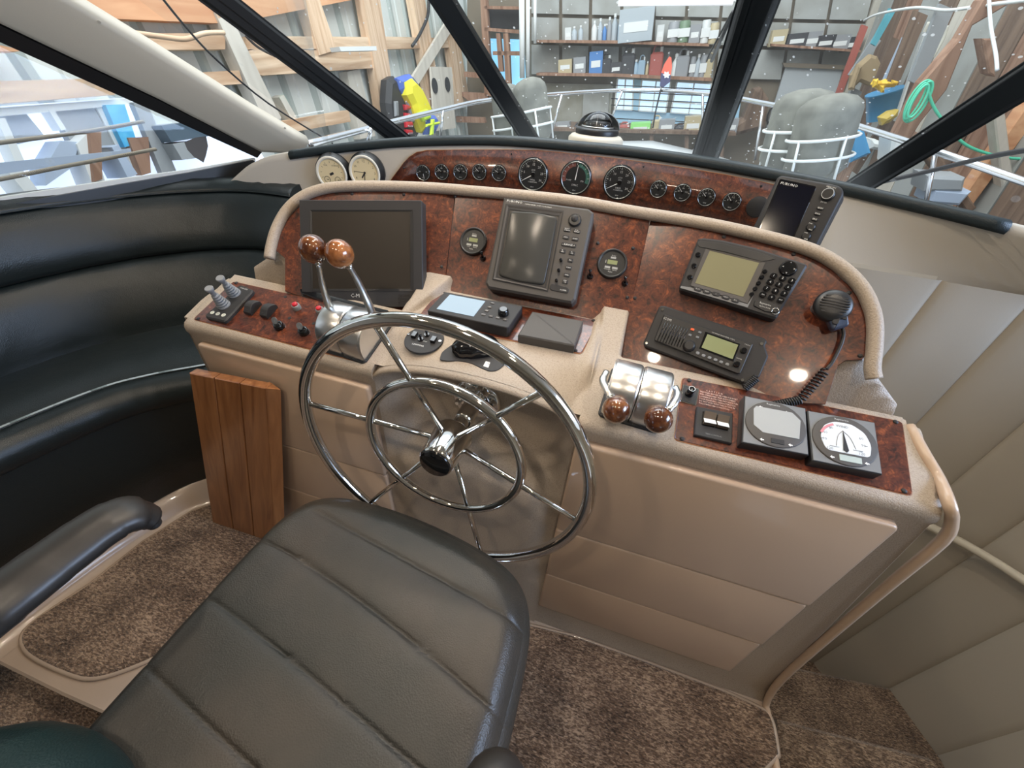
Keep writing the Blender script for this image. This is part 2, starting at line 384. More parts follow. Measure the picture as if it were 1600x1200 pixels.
# ================================================================ planes of the helm console
DS = tiltp((0, .60, .89), 20)            # port and starboard desk tops
DC = tiltp((-.2, .862, .982), 12)        # raised centre desk
DPC = tiltp((.04, .893, 1.029), 53)      # dash facets
DPR = tiltp((.04, .893, 1.029), 52, -14)
DPL = tiltp((-.435, .893, 1.029), 52, 14)
def DP(px): return DPL if px < 707 else (DPC if px < 1016 else DPR)
def brow_y(x): return 1.56 - (.13 if x < -.15 else .28)*(x+.15)**2
def brow_at(px, py):
    d = ray(px, py).normalized(); lo, hi = .3, 4.0
    for _ in range(50):
        t = (lo+hi)/2; p = d*t
        if p.y < brow_y(p.x): lo = t
        else: hi = t
    return EYE + d*lo
def brow_n(x):
    k = 2*(.13 if x < -.15 else .28)*(x+.15)
    return Vector((-k, -1, .02)).normalized()
def sstep(t): t = max(0, min(1, t)); return t*t*(3-2*t)
YF = .60
# ---------------------------------------------------------------- floor: moulded platform, carpet, stair well
def poly_prism(pts, z0, z1, c=0.0):
    mb = MB(); mb.prism(ccw(pts), z0, z1, c); return mb
plat = MB()
plat.prism(ccw([(p.x, p.y) for p in [zat(-60, 1006, 0), zat(0, 1038, 0), zat(92, 1084, 0), zat(190, 1128, 0)]]+[(-.80, -.12), (-.80, -1.2), (.712, -1.2), (.712, .72), (-2.1, .72), (-2.1, .3)]), -.20, -.004, .006)
plat.box(-1.75, .712, .70, 1.3, -.12, -.006)
floor_o = struct(plat, 'floor', M['gel2'])
cp = [zat(*p, 0) for p in [(334, 788), (300, 800), (225, 847), (140, 915), (62, 965)]]
cl = [(p.x, p.y) for p in cp]
cl += [(p.x, p.y) for p in spline([zat(*p, 0) for p in [(62, 965), (36, 992), (46, 1022), (105, 1052), (150, 1060), (215, 1040), (300, 1000)]], 4)[1:]]
cl += [(-.62, .12), (-.60, -.9), (.665, -.9), (.665, .42)]
cl += [(p.x, p.y) for p in spline([zat(*p, 0) for p in [(1216, 1180), (1204, 1122), (1180, 1103), (1130, 1080)]], 4)]
cl += [(p.x, p.y) for p in [zat(*p, 0) for p in [(1010, 1035), (900, 995), (818, 975)]]]
cl += [(-.5, .575), (-1.1, .575), (-1.16, .66)]
cpt = poly_prism(cl, -.01, .010, .006).build('carpet', M['carpet'])
tag(cpt, 'brown woven carpet inlay around the helm chair', 'carpet')
edge = MB(); edge.tube([Vector((x, y, .001)) for x, y in cl], .007, 6, closed=True)
tag(edge.build('edge_binding', M['gel2'], cpt))
# step down aft and to port of the platform

low = poly_prism([(-.78, -1.2), (-.78, .1), (-2.4, .3), (-2.4, -1.2)], -.17, -.14, 0); tag(low.build('carpet', M['carpet']), 'lower brown carpet past the moulded step at lower left', 'carpet')
# stair well to starboard
def seam(k):   # vertical seams of the curved upholstered wall, in plan
    return [(.60, 1.33), (.83, 1.32), (1.03, 1.305), (1.215, 1.258), (1.375, 1.178), (1.51, 1.04), (1.60, .845), (1.64, .60), (1.66, .35), (1.66, .05), (1.66, -.3), (1.66, -.7)][k]
wr = bpy.data.objects.new('wall_starboard', None); COL.objects.link(wr); wr['kind'] = 'structure'
for k in range(11):
    a = Vector((*seam(k), 0)); b = Vector((*seam(k+1), 0)); d = (b-a).normalized(); n = Vector((d.y, -d.x, 0))*1
    if n.dot(Vector((.5, .5, 0))-a) < 0: n = -n
    rows = []
    L = (b-a).length
    for z in (-1.1, .27, .30, 1.06):
        row = []
        for t in (0, .012, .04, .10, .3, .5, .7, .90, .96, .988, 1):
            bulge = .010*(1-abs(2*t-1)**8) + .0
            row.append(tuple(a+(b-a)*t + n*bulge + Vector((0, 0, z))))
        rows.append(row)
    g = MB(); g.grid(rows); g.build('panel', M['vinyl'], wr)
rl = MB(); rl.tube([Vector((*seam(k), 0)) * 1 + Vector((-.035 if k > 2 else -.01, -.045, .283)) for k in range(2, 11)], .014, 10, sub=4)
rl.build('rail', M['cream'], wr)
bk = MB()
for k in range(11):
    a = seam(k); b = seam(k+1); o = 0.03
    bk.add([(a[0]+o, a[1]+o, -1.1), (b[0]+o, b[1]+o, -1.1), (b[0]+o, b[1]+o, 1.06), (a[0]+o, a[1]+o, 1.06)], [(0, 1, 2, 3)])
bk.build('backing', M['cream'], wr)
def tread(name, z, far, near):
    pts = [(p.x, p.y) for p in [zat(*p, z) for p in far]] + near
    o = poly_prism(pts, z-.25, z, .012).build(name, M['carpet']); o['kind'] = 'structure'; return o
tread('floor_step', -.27, [(1216, 1122), (1455, 1183)], [(1.70, .3), (1.70, -.9), (.715, -.9)])
tread('floor_step', -.54, [(1225, 1038), (1392, 1074)], [(1.62, .80), (1.62, .3), (.715, .3)])
tread('floor_step', -.81, [(1235, 985), (1345, 1000)], [(1.55, 1.0), (1.5, .5), (.715, .5)])
wl = MB(); wl.box(.700, .712, -1.0, .62, -1.2, -.004); wl.box(.700, .712, .62, 1.33, -1.2, -.01)
struct(wl, 'wall_stair_inner', M['cream'])
# ---------------------------------------------------------------- console: one moulded body with its panels
con = root('helm_console', (-.2, .6, 0), 'beige moulded helm console with red burl wood dash panels', 'console')
CI = Matrix.Translation((.2, -.6, 0))    # children are modelled in world coordinates
def cpart(mb, name, m, label=None, parent=None):
    o = mb.build(name, m, parent or con)
    if parent is None or parent is con: o.matrix_basis = CI
    if label: o['label'] = label
    return o
body = MB()
def sec(x, xo=0):
    P = [(.585, 0), (.600, .05), (.600, .855), (.594, .868), (.594, .880), (.599, .890), (.610, .8955), (.742, .9430), (.752, .9445), (.760, .941), (.764, .93), (.80, .87)]
    return [(x + (xo*(.89-z)/.89 if z < .89 else 0), y, z) for y, z in P]
for xs in ([-1.02, -1.0, -.985, -.75, -.475], [-.012, .2, .45, .59, .605, .618]):
    rows = [sec(x, .086 if x > .595 else (.04 if x > .585 else 0)) for x in xs]
    if xs[0] < -.9:
        rows[0] = [(p[0], p[1]+.012, p[2]-.012 if p[2] > .1 else p[2]) for p in rows[0]]
    else:
        rows[-1] = [(p[0], p[1]+.012, p[2]-.012 if p[2] > .1 else p[2]) for p in rows[-1]]
    body.grid(rows)
# outer ends of the desk down to the floor
for x, s in ((-1.02, -1), (.618, 1)):
    body.grid([[(x, .61, .875), (x, .70, .90), (x, .80, .86)], [(x+s*.0, .61, .5), (x, .75, .5), (x, .80, .5)], [(x+(.086 if s > 0 else 0), .60, 0), (x+(.086 if s > 0 else 0), .75, 0), (x+(.086 if s > 0 else 0), .80, 0)]], False)
# centre pod and its recessed front
def za(x): q = (x+.243)/.245; return .842 + .085*math.sqrt(max(0, 1-q*q))**.8
def dcz(y): return .982 - math.tan(rad(12))*(.862-y)
xs = [-.478 + .47*i/30 for i in range(31)]
rows = []
for x in xs:
    r = []
    q = sstep(min((x+.478)/.07, (-.008-x)/.07))
    for y in (.90, .87, .84, .80, .76, .72, .69, .66, .635, .615, .605):
        z = dcz(y) - (dcz(.6)-za(x))*sstep((.74-y)/.135); r.append((x, y, z))
    zt = za(x)
    for dz in (.004, .010, .018, .03, .045, .07, .11, .16, .20, .235, .26, .28, .30, .34, .5):
        z = zt-dz
        if z < .05: z = .05
        cz = sstep((dz-.006)/.05)*(1-sstep((dz-.19)/.10))
        r.append((x, .600 - (0.0 if dz > .01 else .002) + .085*q*cz - .012*q*sstep((dz-.24)/.06), z))
    r.append((x, .590, .03)); r.append((x, .580, 0)); rows.append(r)
body.grid(rows)
for x in (-.4765, -.0100):
    body.add([(x, y, z) for y, z in [(.600, .78), (.600, .855), (.594, .870), (.594, .880), (.600, .8905), (.612, .8955), (.67, .917), (.70, .90), (.70, .78)]], [tuple(range(9))])
b_o = cpart(body, 'body', M['beige'])
# desk surface: height field of the two desks, the raised centre pod, the fins and the pockets beside the dash
def bump(x, a, b, e): return sstep((x-a)/e)*(1-sstep((x-b+e)/e))
def desk_z(x, y):
    z = .8905+math.tan(rad(20))*(y-.60) + .0008
    if y > .768: z = lerp_(z, .885, sstep((y-.768)/.014))
    w = sstep((x+.478)/.030)*(1-sstep((x+.036)/.036))
    if -.49 < x < .01:
        q = 1-((x+.243)/.245)**2
        pz = dcz(y) - (dcz(.6)-(.842+.085*math.sqrt(max(0, q))**.8))*sstep((.74-y)/.135) + .0008
        z = lerp_(z, max(z, pz), w) if y < .74 else lerp_(z, pz, w)
    fz = 1.018 - max(0, .885-y)*.56
    z = max(z, lerp_(z, fz, bump(x, -.034+.10*max(0, .885-y), .052, .014))) if fz > z else z
    fz2 = .999 - max(0, .885-y)*.27
    if fz2 > z and y > .66: z = lerp_(z, fz2, bump(x, -.040, -.004, .014)*sstep((y-.66)/.06))
    fz = 1.018 - max(0, .885-y)*.36
    if fz > z: z = lerp_(z, fz, bump(x, -.488, -.386-.45*max(0, .885-y), .016)*sstep((y-.64)/.08))
    if .40 < x < .596:
        rz = 1.042 - .80*max(0, x-.474)
        k = sstep((x-.425)/.02)*sstep((y-(.790-.12*max(0, x-.5)))/.014)
        if rz > z: z = lerp_(z, rz, k)
    if x < -.80:
        rz = 1.022 - .60*max(0, -x-.862)
        k = sstep((-x-.812)/.02)*sstep((y-.786)/.012)
        if rz > z: z = lerp_(z, rz, k)
    return z
def lerp_(a, b, t): return a+(b-a)*t
NX, NY = 420, 66
desk = MB(); rows = []
for j in range(NY+1):
    y = .612+.262*j/NY; row = []
    for i in range(NX+1):
        x = -1.012+1.624*i/NX
        yb = y
        if x > .462: yb = min(y, .826)
        if x < -.862: yb = min(y, .812 - .042*sstep((-x-.93)/.05))
        row.append((x, yb, desk_z(x, yb)))
    rows.append(row)
# taper the outer rear corners of the desk like the moulding
for row in rows:
    for i, (x, y, z) in enumerate(row):
        if x > .59 and y > .765: z = min(z, .93)
        if x > .575: x = .575+(x-.575)*(1-.8*sstep((y-.66)/.10))
        if x < -.985: x = -.985+(x+.985)*(1-.8*sstep((y-.66)/.10))
        row[i] = (x, y, z)
desk.grid(rows); cpart(desk, 'desk_top', M['beige'])
sd = MB()
for col in (0, NX):
    pts_ = [r_[col] for r_ in rows]; sd.grid([pts_, [(p[0], p[1], .4) for p in pts_]])
sd.grid([rows[-1], [(p[0], p[1], .5) for p in rows[-1]]])
cpart(sd, 'side', M['beige'])
# coaming along the dash top
cpx = [(421, 404), (424, 385), (432, 358), (446, 332), (466, 312), (492, 299), (530, 292), (600, 291), (680, 294), (740, 299), (820, 306), (900, 315), (990, 331), (1060, 342), (1125, 354), (1207, 373), (1267, 391), (1311, 415), (1344, 447), (1361, 480), (1367, 510), (1366, 545), (1363, 575), (1366, 592)]
cpath = [DP(x).at(x, y, .004) for x, y in cpx]
co = MB(); co.tube(cpath, .0130, 12, sub=4); cpart(co, 'coaming', M['beige'])
# burl dash panels, 3 facets, each its own screwed panel on a moulded backing
LP = [(711, 303), (620, 299), (510, 300), (489, 308), (469, 321), (450, 341), (436, 369), (430, 391), (445, 403), (445, 455), (520, 480), (640, 512), (697, 430)]
CPn = [(712, 303), (697, 430), (688, 470), (800, 492), (920, 512), (986, 505), (988, 470), (1017, 338), (925, 324), (820, 310)]
RP = [(1018, 339), (1125, 362), (1207, 383), (1262, 398), (1300, 421), (1331, 450), (1349, 477), (1356, 505), (1359, 520), (1355, 552), (1347, 562), (1322, 563), (1309, 572), (1300, 602), (1290, 632), (1150, 625), (955, 585), (975, 500), (976, 471)]
def facet(pl, pxs, name, m, z0, z1, c=.001):
    Mx = frame(pl.o, pl.x, pl.n); Mi = Mx.inverted()
    pts = [tuple((Mi @ pl.at(*p))[:2]) for p in pxs]
    mb = MB(); mb.prism(ccw(pts), z0, z1, c, M=Mx); return mb
for pl, px in ((DPL, LP), (DPC, CPn), (DPR, RP)):
    o = cpart(facet(pl, px, 'dash_panel', M['burl'], -.006, 0.0), 'dash_panel', M['burl'])
    cpart(facet(pl, px, 'backing', M['beige'], -.06, -.007, 0), 'dash_backing', M['beige'])
for x, y in [(550, 303), (631, 304), (711, 307), (722, 305), (690, 417), (701, 416), (1008, 342), (1023, 345), (980, 465), (992, 466), (1131, 370), (1240, 397), (1326, 458), (1344, 556), (934, 380), (989, 388)]:
    pl = DP(x); Mx = frame(pl.at(x, y), pl.x, pl.n); scr = MB(); scr.lathe([(.0042, 0), (.0042, .0012), (.0022, .0026), (.0001, .0028)], 10, Mx, caps=False)
    cpart(scr, 'screw', M['dgrey'])
# desk-top burl plates
def plate(pl, pxs, name, label=None):
    Mx = frame(pl.o, pl.x, pl.n); Mi = Mx.inverted()
    cs = [Mi @ pl.at(*p) for p in pxs]; out = []
    n = len(cs)
    for i in range(n):
        a, b, c = cs[i-1], cs[i], cs[(i+1) % n]; r = .008
        p0 = b + (a-b).normalized()*r; p2 = b + (c-b).normalized()*r
        for t in (0, .33, .66, 1): q = p0*(1-t)**2 + b*2*t*(1-t) + p2*t*t; out.append((q.x, q.y))
    mb = MB(); mb.prism(ccw(out), -.004, .004, .0012, M=Mx); o = cpart(mb, name, M['burl'], label)
    ed = MB(); ed.tube([Mx @ Vector((q[0], q[1], .0012)) for q in out], .0016, 6, closed=True); e2 = ed.build('edge', M['teak'], o)
    for c in cs:
        ctr = sum(cs, Vector())/n; p = c + (ctr-c).normalized()*.014; s = MB()
        s.lathe([(.0045, 0), (.0045, .0014), (.002, .0030), (.0001, .003)], 10, Mx @ Matrix.Translation((p.x, p.y, .004)), caps=False); s.build('screw', M['dgrey'], o)
    return o
plate(DS, [(1066, 591), (1408, 660), (1424, 776), (1053, 688)], 'switch_plate')
plate(DS, [(366, 441), (600, 494), (560, 566), (303, 500)], 'switch_plate')
plate(DC, [(686, 456), (936, 503), (908, 554), (648, 504)], 'switch_plate')
# cupboard doors, each of three boards
def door(x0, x1, zs, yb=.600):
    dr = MB(); dr.box(x0+.006, x1-.006, yb-.002, yb+.01, zs[-1]+.004, zs[0]-.004)
    o = cpart(dr, 'door', M['gel'])
    for k in range(len(zs)-1):
        top, bot = zs[k], zs[k+1]; yo = .016 - .003*k
        pm = frame(((x0+x1)/2, yb, (top+bot)/2), (1, 0, 0), (0, -1, 0))
        b = MB(); b.rbox(0, 0, x1-x0, top-bot-.002, -.001, yo, .010, .005, pm, True, 3); b.build('board', M['gel'], o)
    return o
ZD = [.845, .535, .305, .096]
door(-.012+.004, .566, ZD); door(-.972, -.486, ZD)
ln = MB(); tube_pts = [(.610, .60, .60)]
trim = MB(); trim.tube([DS.at(1424, 676, .004)+Vector((.004, .02, 0)), DS.at(1441, 710, .002)+Vector((.004, 0, 0)), DS.at(1462, 748, .0)+Vector((.005, 0, 0)), yat(1483, 788, .603), yat(1487, 812, .599), yat(1473, 844, .596), yat(1400, 905, .596), yat(1300, 990, .596), yat(1222, 1060, .594), Vector((.700, .585, .012)), Vector((.704, .55, .000)), Vector((.704, .42, -.002)), Vector((.704, 0, -.002)), Vector((.704, -.9, -.002))], .0095, 8, sub=3)
cpart(trim, 'edge_trim', M['gel'])
# ---------------------------------------------------------------- brow: gauge wall with padded cap
BT = [(330, 305), (352, 290), (372, 272), (392, 256), (420, 245), (452, 239), (500, 233), (560, 225), (630, 220), (720, 217), (800, 218), (900, 226), (1000, 236), (1100, 251), (1180, 265), (1250, 279), (1330, 296), (1400, 312), (1480, 330), (1580, 352), (1660, 372)]
top = spline([brow_at(*p) for p in BT], 3)
br = bpy.data.objects.new('wall_forward', None); COL.objects.link(br); br['kind'] = 'structure'
rows = [[], [], [], []]
for p in top:
    zb = .98 if p.x > .35 else .93
    n = brow_n(p.x)
    rows[0].append((p.x, p.y+.02, p.z+.004)); rows[1].append(tuple(p)); rows[2].append((p.x, p.y, p.z-.02))
    if p.x > .50:
        t = sstep((p.x-.50)/.3); bx = p.x*1.0 + .33*t; by = p.y*(1-t) + t*(1.34-.25*max(0, bx-.8)**2)
        rows[3].append((bx, min(by, 1.345), .98))
    else: rows[3].append((p.x, p.y, zb))
g = MB(); g.grid(rows); bo = g.build('face', mat('brow_vinyl', (.60, .555, .485), .5, bump=(300, .1)), br)
lipb = MB(); lipb.grid([[r for r in rows[3]], [(x, y+.06, z) for x, y, z in rows[3]]]); lipb.build('underside', M['cream'], br)
# padded cap roll and the dash top that runs forward to the windscreen foot
PT = [(452, 237), (500, 230), (560, 223), (630, 217), (720, 214), (800, 215), (900, 223), (1000, 233), (1100, 247), (1180, 261), (1250, 274), (1330, 290), (1400, 306), (1480, 324), (1580, 348)]
pr = []
pts = spline([brow_at(*p) for p in PT], 3)
pad = MB()
prof = [(-.012, -.022), (-.016, -.013), (-.015, -.001), (-.009, .006), (0, .009), (.02, .008), (.30, -.03), (.75, -.09)]
rws = []
for dy, dz in prof:
    rws.append([(p.x + (.25*dy if p.x > .3 and dy > .1 else 0), p.y+dy+.006, p.z+dz-.004-(.02*max(0, dy))) for p in pts])
rws.append([(p.x, p.y+.02, p.z-.024) for p in pts])
pad.grid(rws); pad.f.append(tuple(range(0, len(pts)*9, len(pts)))); pad.sm.append(False)
po = pad.build('padded_cap', M['pad'], br); sm = po.modifiers.new('s', 'SOLIDIFY'); sm.thickness = .006; sm.offset = -1
# burl gauge fascia on the brow
FT = [(607, 288), (615, 277), (624, 265), (632, 254), (641, 245), (652, 238), (668, 235), (725, 234), (790, 234), (840, 235), (875, 238), (950, 246), (1019, 255), (1080, 264), (1134, 273), (1190, 284), (1211, 289), (1222, 300)]
fs = [brow_at(*p) for p in FT]
r0, r1 = [], []
for (px, py), p in zip(FT, fs):
    n = brow_n(p.x); o = n*.006
    q = brow_at(px - (0 if px > 640 else 0), max(py+2, 288 + (0 if px < 700 else (px-700)*.21)) + 18)
    r0.append(tuple(p+o)); r1.append(tuple(Vector((p.x, p.y, min(q.z, p.z-.002) if px < 1000 else p.z-.16))+o))
gf = MB(); gf.grid([r0, r1]); fas = gf.build('gauge_fascia', M['burl'], br); sm = fas.modifiers.new('s', 'SOLIDIFY'); sm.thickness = .005; sm.offset = 0
et = MB(); et.tube([Vector(p) for p in r0], .0018, 6); et.build('fascia_edge', M['teak'], fas)
for x, y in [(632, 262), (800, 240), (1006, 260), (1110, 343), (1190, 290)]:
    p = brow_at(x, y); n = brow_n(p.x); s = MB(); s.lathe([(.004, 0), (.004, .0014), (.002, .003), (.0001, .003)], 10, frame(p+n*.007, (1, 0, 0), n), caps=False); s.build('screw', M['dgrey'], fas)
# ---------------------------------------------------------------- ceiling with downlights (above the frame, seen in reflections)
ce = MB(); ce.box(-2.3, 2.1, -3.6, 1.15, 2.12, 2.16); struct(ce, 'ceiling', M['cream'])
for i, (x, y) in enumerate(DL):
    r = root('ceiling_light', (x, y, 2.12), 'small warm recessed downlight in the cream ceiling, ' + ['forward port', 'forward middle', 'forward starboard', 'aft port', 'aft middle', 'aft starboard', 'foremost'][i] + ' one', 'lamp', 'recessed ceiling downlights')
    a = MB(); a.lathe([(.045, 0), (.045, -.006), (.032, -.008)], 20, caps=True); a.build('trim_ring', M['chrome'], r)
    a = MB(); a.cyl(0, 0, .030, -.0095, -.0085, 16); a.build('lens', M['downlight'], r)
    l = bpy.data.lights.new('bulb', 'SPOT'); l.energy = 13.5; l.color = (1, .84, .66); l.spot_size = rad(150); l.spot_blend = .8; l.shadow_soft_size = .03
    lo_ = bpy.data.objects.new('bulb', l); COL.objects.link(lo_); lo_.parent = r; lo_.location = (0, 0, -.02)
wa = MB(); wa.box(-2.35, -2.3, -3.6, -.5, -.4, 2.15); struct(wa, 'wall_port', M['cream'])
wa = MB(); wa.box(2.1, 2.15, -3.6, -.6, -1.2, 2.15); struct(wa, 'wall_starboard_aft', M['cream'])
wa = MB(); wa.box(-2.35, 2.15, -3.65, -3.6, -1.2, 2.15); struct(wa, 'wall_aft', M['cream'])
wa = MB(); wa.box(-2.35, .70, -3.6, -1.2, -.22, -.20); struct(wa, 'floor_aft', M['carpet'])
# ================================================================ instruments and controls
def roundpoly(cs, r, k=4):
    out = []; n = len(cs)
    for i in range(n):
        a, b, c = Vector(cs[i-1]), Vector(cs[i]), Vector(cs[(i+1) % n])
        rr = min(r, (a-b).length*.45, (c-b).length*.45)
        p0 = b+(a-b).normalized()*rr; p2 = b+(c-b).normalized()*rr
        for j in range(k+1): t = j/k; q = p0*(1-t)**2+b*2*t*(1-t)+p2*t*t; out.append((q.x, q.y))
    return out
class Dev:
    """one instrument: an Empty on its own face plane (z = out of the face) with parts below it"""
    def __init__(s, name, pl, quad, label, cat, group=None, x=None, center=None):
        q = [pl.at(*p) for p in quad]
        s.c = center or sum(q, Vector())/len(q)
        xd = x or ((q[1]-q[0])+(q[2]-q[3])) if len(q) == 4 else (x or pl.x)
        s.M = frame(s.c, xd, pl.n); s.Mi = s.M.inverted(); s.pl = Pl(s.c, pl.n, s.M.col[0][:3])
        s.r = root(name, s.M, label, cat, group)
    def l(s, px, py, z=0.0): p = s.Mi @ s.pl.at(px, py, z); return (p.x, p.y)
    def part(s, mb, name, m, label=None, parent=None):
        o = mb.build(name, m, parent or s.r)
        if label: o['label'] = label
        return o
    def poly(s, pxs, z0, z1, m, name, r=.003, c=.001, smooth=False, label=None, parent=None, zp=0.0):
        cs = ccw([s.l(*p, zp) for p in pxs]); mb = MB(); mb.prism(roundpoly(cs, r) if r else cs, z0, z1, c, None, smooth)
        return s.part(mb, name, m, label, parent)
    def key(s, px, py, w, h, z0, z1, m, name='key', r=.002, c=.0006, parent=None, label=None):
        x, y = s.l(px, py, z1); mb = MB(); mb.rbox(x, y, w, h, z0, z1, r, c); return s.part(mb, name, m, label, parent)
    def knob(s, px, py, r, z0, z1, m, name='knob', r2=None, seg=20, c=.0012, parent=None, label=None):
        x, y = s.l(px, py, z1); mb = MB(); mb.cyl(x, y, r, z0, z1, seg, r2, c=c); return s.part(mb, name, m, label, parent)
    def text(s, mb, t, px, py, size, z=.0006, align='CENTER', rot=0, sx=1.0):
        x, y = s.l(px, py, z); return text_mb(mb, t, x, y, size, z, None, align, rot, sx)
    def frame_poly(s, pxo, pxi, z0, z1, zi, m, name, r=.002, label=None, parent=None):
        """a bezel: outer outline at z1, sloping to the inner outline at zi"""
        n = len(pxo); o = [s.l(*p, z1) for p in pxo]; i_ = [s.l(*p, zi) for p in pxi]; mb = MB()
        vs = [(a[0], a[1], z1) for a in o]+[(a[0], a[1], zi) for a in i_]
        mb.add(vs, [(k, (k+1) % n, n+(k+1) % n, n+k) for k in range(n)])
        return s.part(mb, name, m, label, parent)
def up_of(q): return q
# ---- flat screen monitor on the port dash facet
D = Dev('monitor', tiltp(DPL.at(566, 395, .035), 62, 9), [(467, 312), (659, 313), (661, 480), (472, 480)], 'large matt black flat screen monitor on the port dash panel', 'monitor')
D.poly([(467, 312), (659, 313), (661, 480), (472, 480)], -.032, 0, M['dgrey'], 'housing', .004, .0015)
D.frame_poly([(484, 328), (645, 328), (646, 455), (486, 455)], [(488, 331), (641, 331), (641, 451), (489, 451)], .0012, .0012, .0004, M['black'], 'bezel_edge')
D.poly([(488, 331), (641, 331), (641, 451), (489, 451)], 0, .0008, M['lcdoff'], 'screen', 0, 0)
sp = MB()
for i in range(9):
    for j in range(7): x, y = D.l(623+2.6*i, 461+2.6*j); sp.box(x-.0007, x+.0007, y-.0007, y+.0007, 0, .0006)
sp_o = D.part(sp, 'speaker_grille', M['blackgloss']); sp_o['kind'] = 'stuff'
tx = MB(); D.text(tx, 'C-M', 555, 462, .013); D.part(tx, 'lettering', M['greyprint'])
MI = D.Mi; FM = tiltp(DS.at(548, 482), 20, 0).off(.012); fm_ = frame(FM.o, FM.x, FM.n); fi_ = fm_.inverted()
ft = MB(); ft.prism(roundpoly(ccw([tuple((fi_ @ FM.at(*p))[:2]) for p in [(466, 449), (480, 452), (590, 480), (606, 484), (613, 496), (590, 497), (470, 458)]]), .004), -.012, 0, .002, MI @ fm_); D.part(ft, 'foot', M['blackgloss'], 'glossy black foot strip')
# ---- radar display
D = Dev('radar_display', DPC.off(.045), [(787, 308), (928, 327), (897, 474), (759, 448)], 'grey radar display with tall curved tube screen and key column', 'display')
out = [(787, 308), (920, 325.5), (928, 332), (899, 468), (893, 474), (762, 450), (758, 442)]
D.poly(out, -.045, 0, M['grey'], 'housing', .002, .005)
D.frame_poly([(790, 318), (881, 329), (856, 456), (769, 437)], [(797, 327), (873, 337), (851, 448), (778, 432)], .0012, .0012, .0016, M['dgrey'], 'hood_frame')
D.frame_poly([(792, 320.5), (879, 331), (855, 453.5), (771, 435.5)], [(796, 325), (874, 335), (852, 449), (776.5, 433)], .0030, .0030, .0004, M['grey'], 'hood')
D.poly([(798, 330.5), (835, 332.5), (871.5, 340), (861, 395), (850.5, 446), (812, 441), (779.5, 431.5), (789, 385)], 0, .0055, M['crt'], 'screen', .010, .004, True)
D.knob(898, 343, .0145, 0, .006, M['black'], 'trackball_ring', c=.002)
x, y = D.l(898, 343); bm_ = MB(); bm_.sphere((x, y, .005), .0085, 16, (1, 1, .55)); D.part(bm_, 'trackball', M['dgrey'])
tx = MB(); D.text(tx, 'FURUNO', 804, 315.2, .0075, sx=1.25); D.text(tx, 'X-BAND RADAR 2 TONE COLOR DISPLAY', 841, 321.5, .0034)
for x_, y_, w, t in [(886, 358.5, .016, 'SELECT CURSOR'), (901, 361, .016, 'ACQ TARGET'), (884, 370.5, .015, 'MENU'), (898.5, 373, .015, 'GUARD'), (888.5, 382.5, .034, '- RANGE +'), (879, 392, .014, 'EL PW'), (893.5, 395, .014, 'EL VW'), (891, 406.5, .012, 'FILL'), (888.5, 418, .013, 'ECHO'), (885.5, 429.5, .013, 'DRILL'), (883, 440, .013, 'STBY TX')]:
    D.key(x_, y_, w, .0085, 0, .002, M['dgrey'], 'key'); ws = t.split(' ') if t[0] != '-' else [t]
    for i, w_ in enumerate(ws): D.text(tx, w_, x_, y_ + (i-(len(ws)-1)/2)*2.6, .0035 if t[0] != '-' else .006, .0024)
D.part(tx, 'lettering', M['white'])
for x_, y_ in [(876, 405), (872.5, 421), (869, 437)]: D.knob(x_, y_, .0035, 0, .011, M['blackgloss'], 'control_knob', .003)
D.poly([(860, 446), (862, 443.5), (886, 449), (889, 452), (888, 457), (885, 458.5), (861, 453.5), (858.5, 450)], 0, .002, M['dgrey'], 'power_key', .003, .0008)
tx = MB(); D.text(tx, 'POWER', 880, 453.5, .0042, .0026); D.part(tx, 'power_lettering', M['white'])
# ---- chart plotter
D = Dev('chart_plotter', DPR.off(.030), [(1091, 372), (1261, 413), (1214, 498), (1062, 451)], 'grey chart plotter with olive screen and round number keypad', 'chart plotter')
D.poly([(1091, 372), (1100, 371), (1130, 374.5), (1180, 386), (1261, 412), (1262, 416), (1214, 497), (1209, 498), (1063, 452), (1061, 448)], -.030, 0, M['dgrey'], 'housing', .002, .004)
D.frame_poly([(1103, 388), (1196, 410), (1168, 474), (1079, 446)], [(1109, 392), (1186, 411), (1161, 464), (1086, 442.5)], .0015, .0015, .0006, M['grey'], 'screen_surround')
D.poly([(1109, 392), (1186, 411), (1161, 464), (1086, 442.5)], 0, .001, M['olive'], 'screen', 0, 0)
D.poly([(1089, 378), (1095, 377), (1130, 381), (1190, 396), (1212, 405), (1190, 409), (1130, 393), (1092, 386)], 0, .0012, M['black'], 'visor_strip', .002, .0004)
D.poly([(1064, 447), (1078, 449), (1168, 475.5), (1178, 460), (1168, 480.5), (1063, 450)], 0, .001, M['mgrey'], 'lower_ledge', 0, 0)
tx = MB()
for i, (a, b) in enumerate([(293, 665), (393, 693), (500, 720), (610, 757), (720, 793)]):
    X, Y = 1050+a/7.27, 360+b/7.27; D.key(X, Y, .0155, .0085, 0, .003, M['dgrey'], 'soft_key', .004); D.text(tx, ['PLOT', 'VIEW', 'o', 'MENU', 'ESC'][i], X, Y, .0035, .0034)
for a, b in [(297, 270), (250, 397), (203, 525)]: D.knob(1050+a/7.27, 360+b/7.27, .0052, 0, .004, M['blackgloss'], 'round_key')
for a, b in [(1058, 462), (1022, 527), (985, 595), (945, 658), (905, 722)]: D.knob(1050+a/7.27, 360+b/7.27, .0042, 0, .004, M['blackgloss'], 'round_key')
kt = ['1', '2', '3', '4', '5', '6', '7', '8', '9', 'CLR', '0', 'ENT']
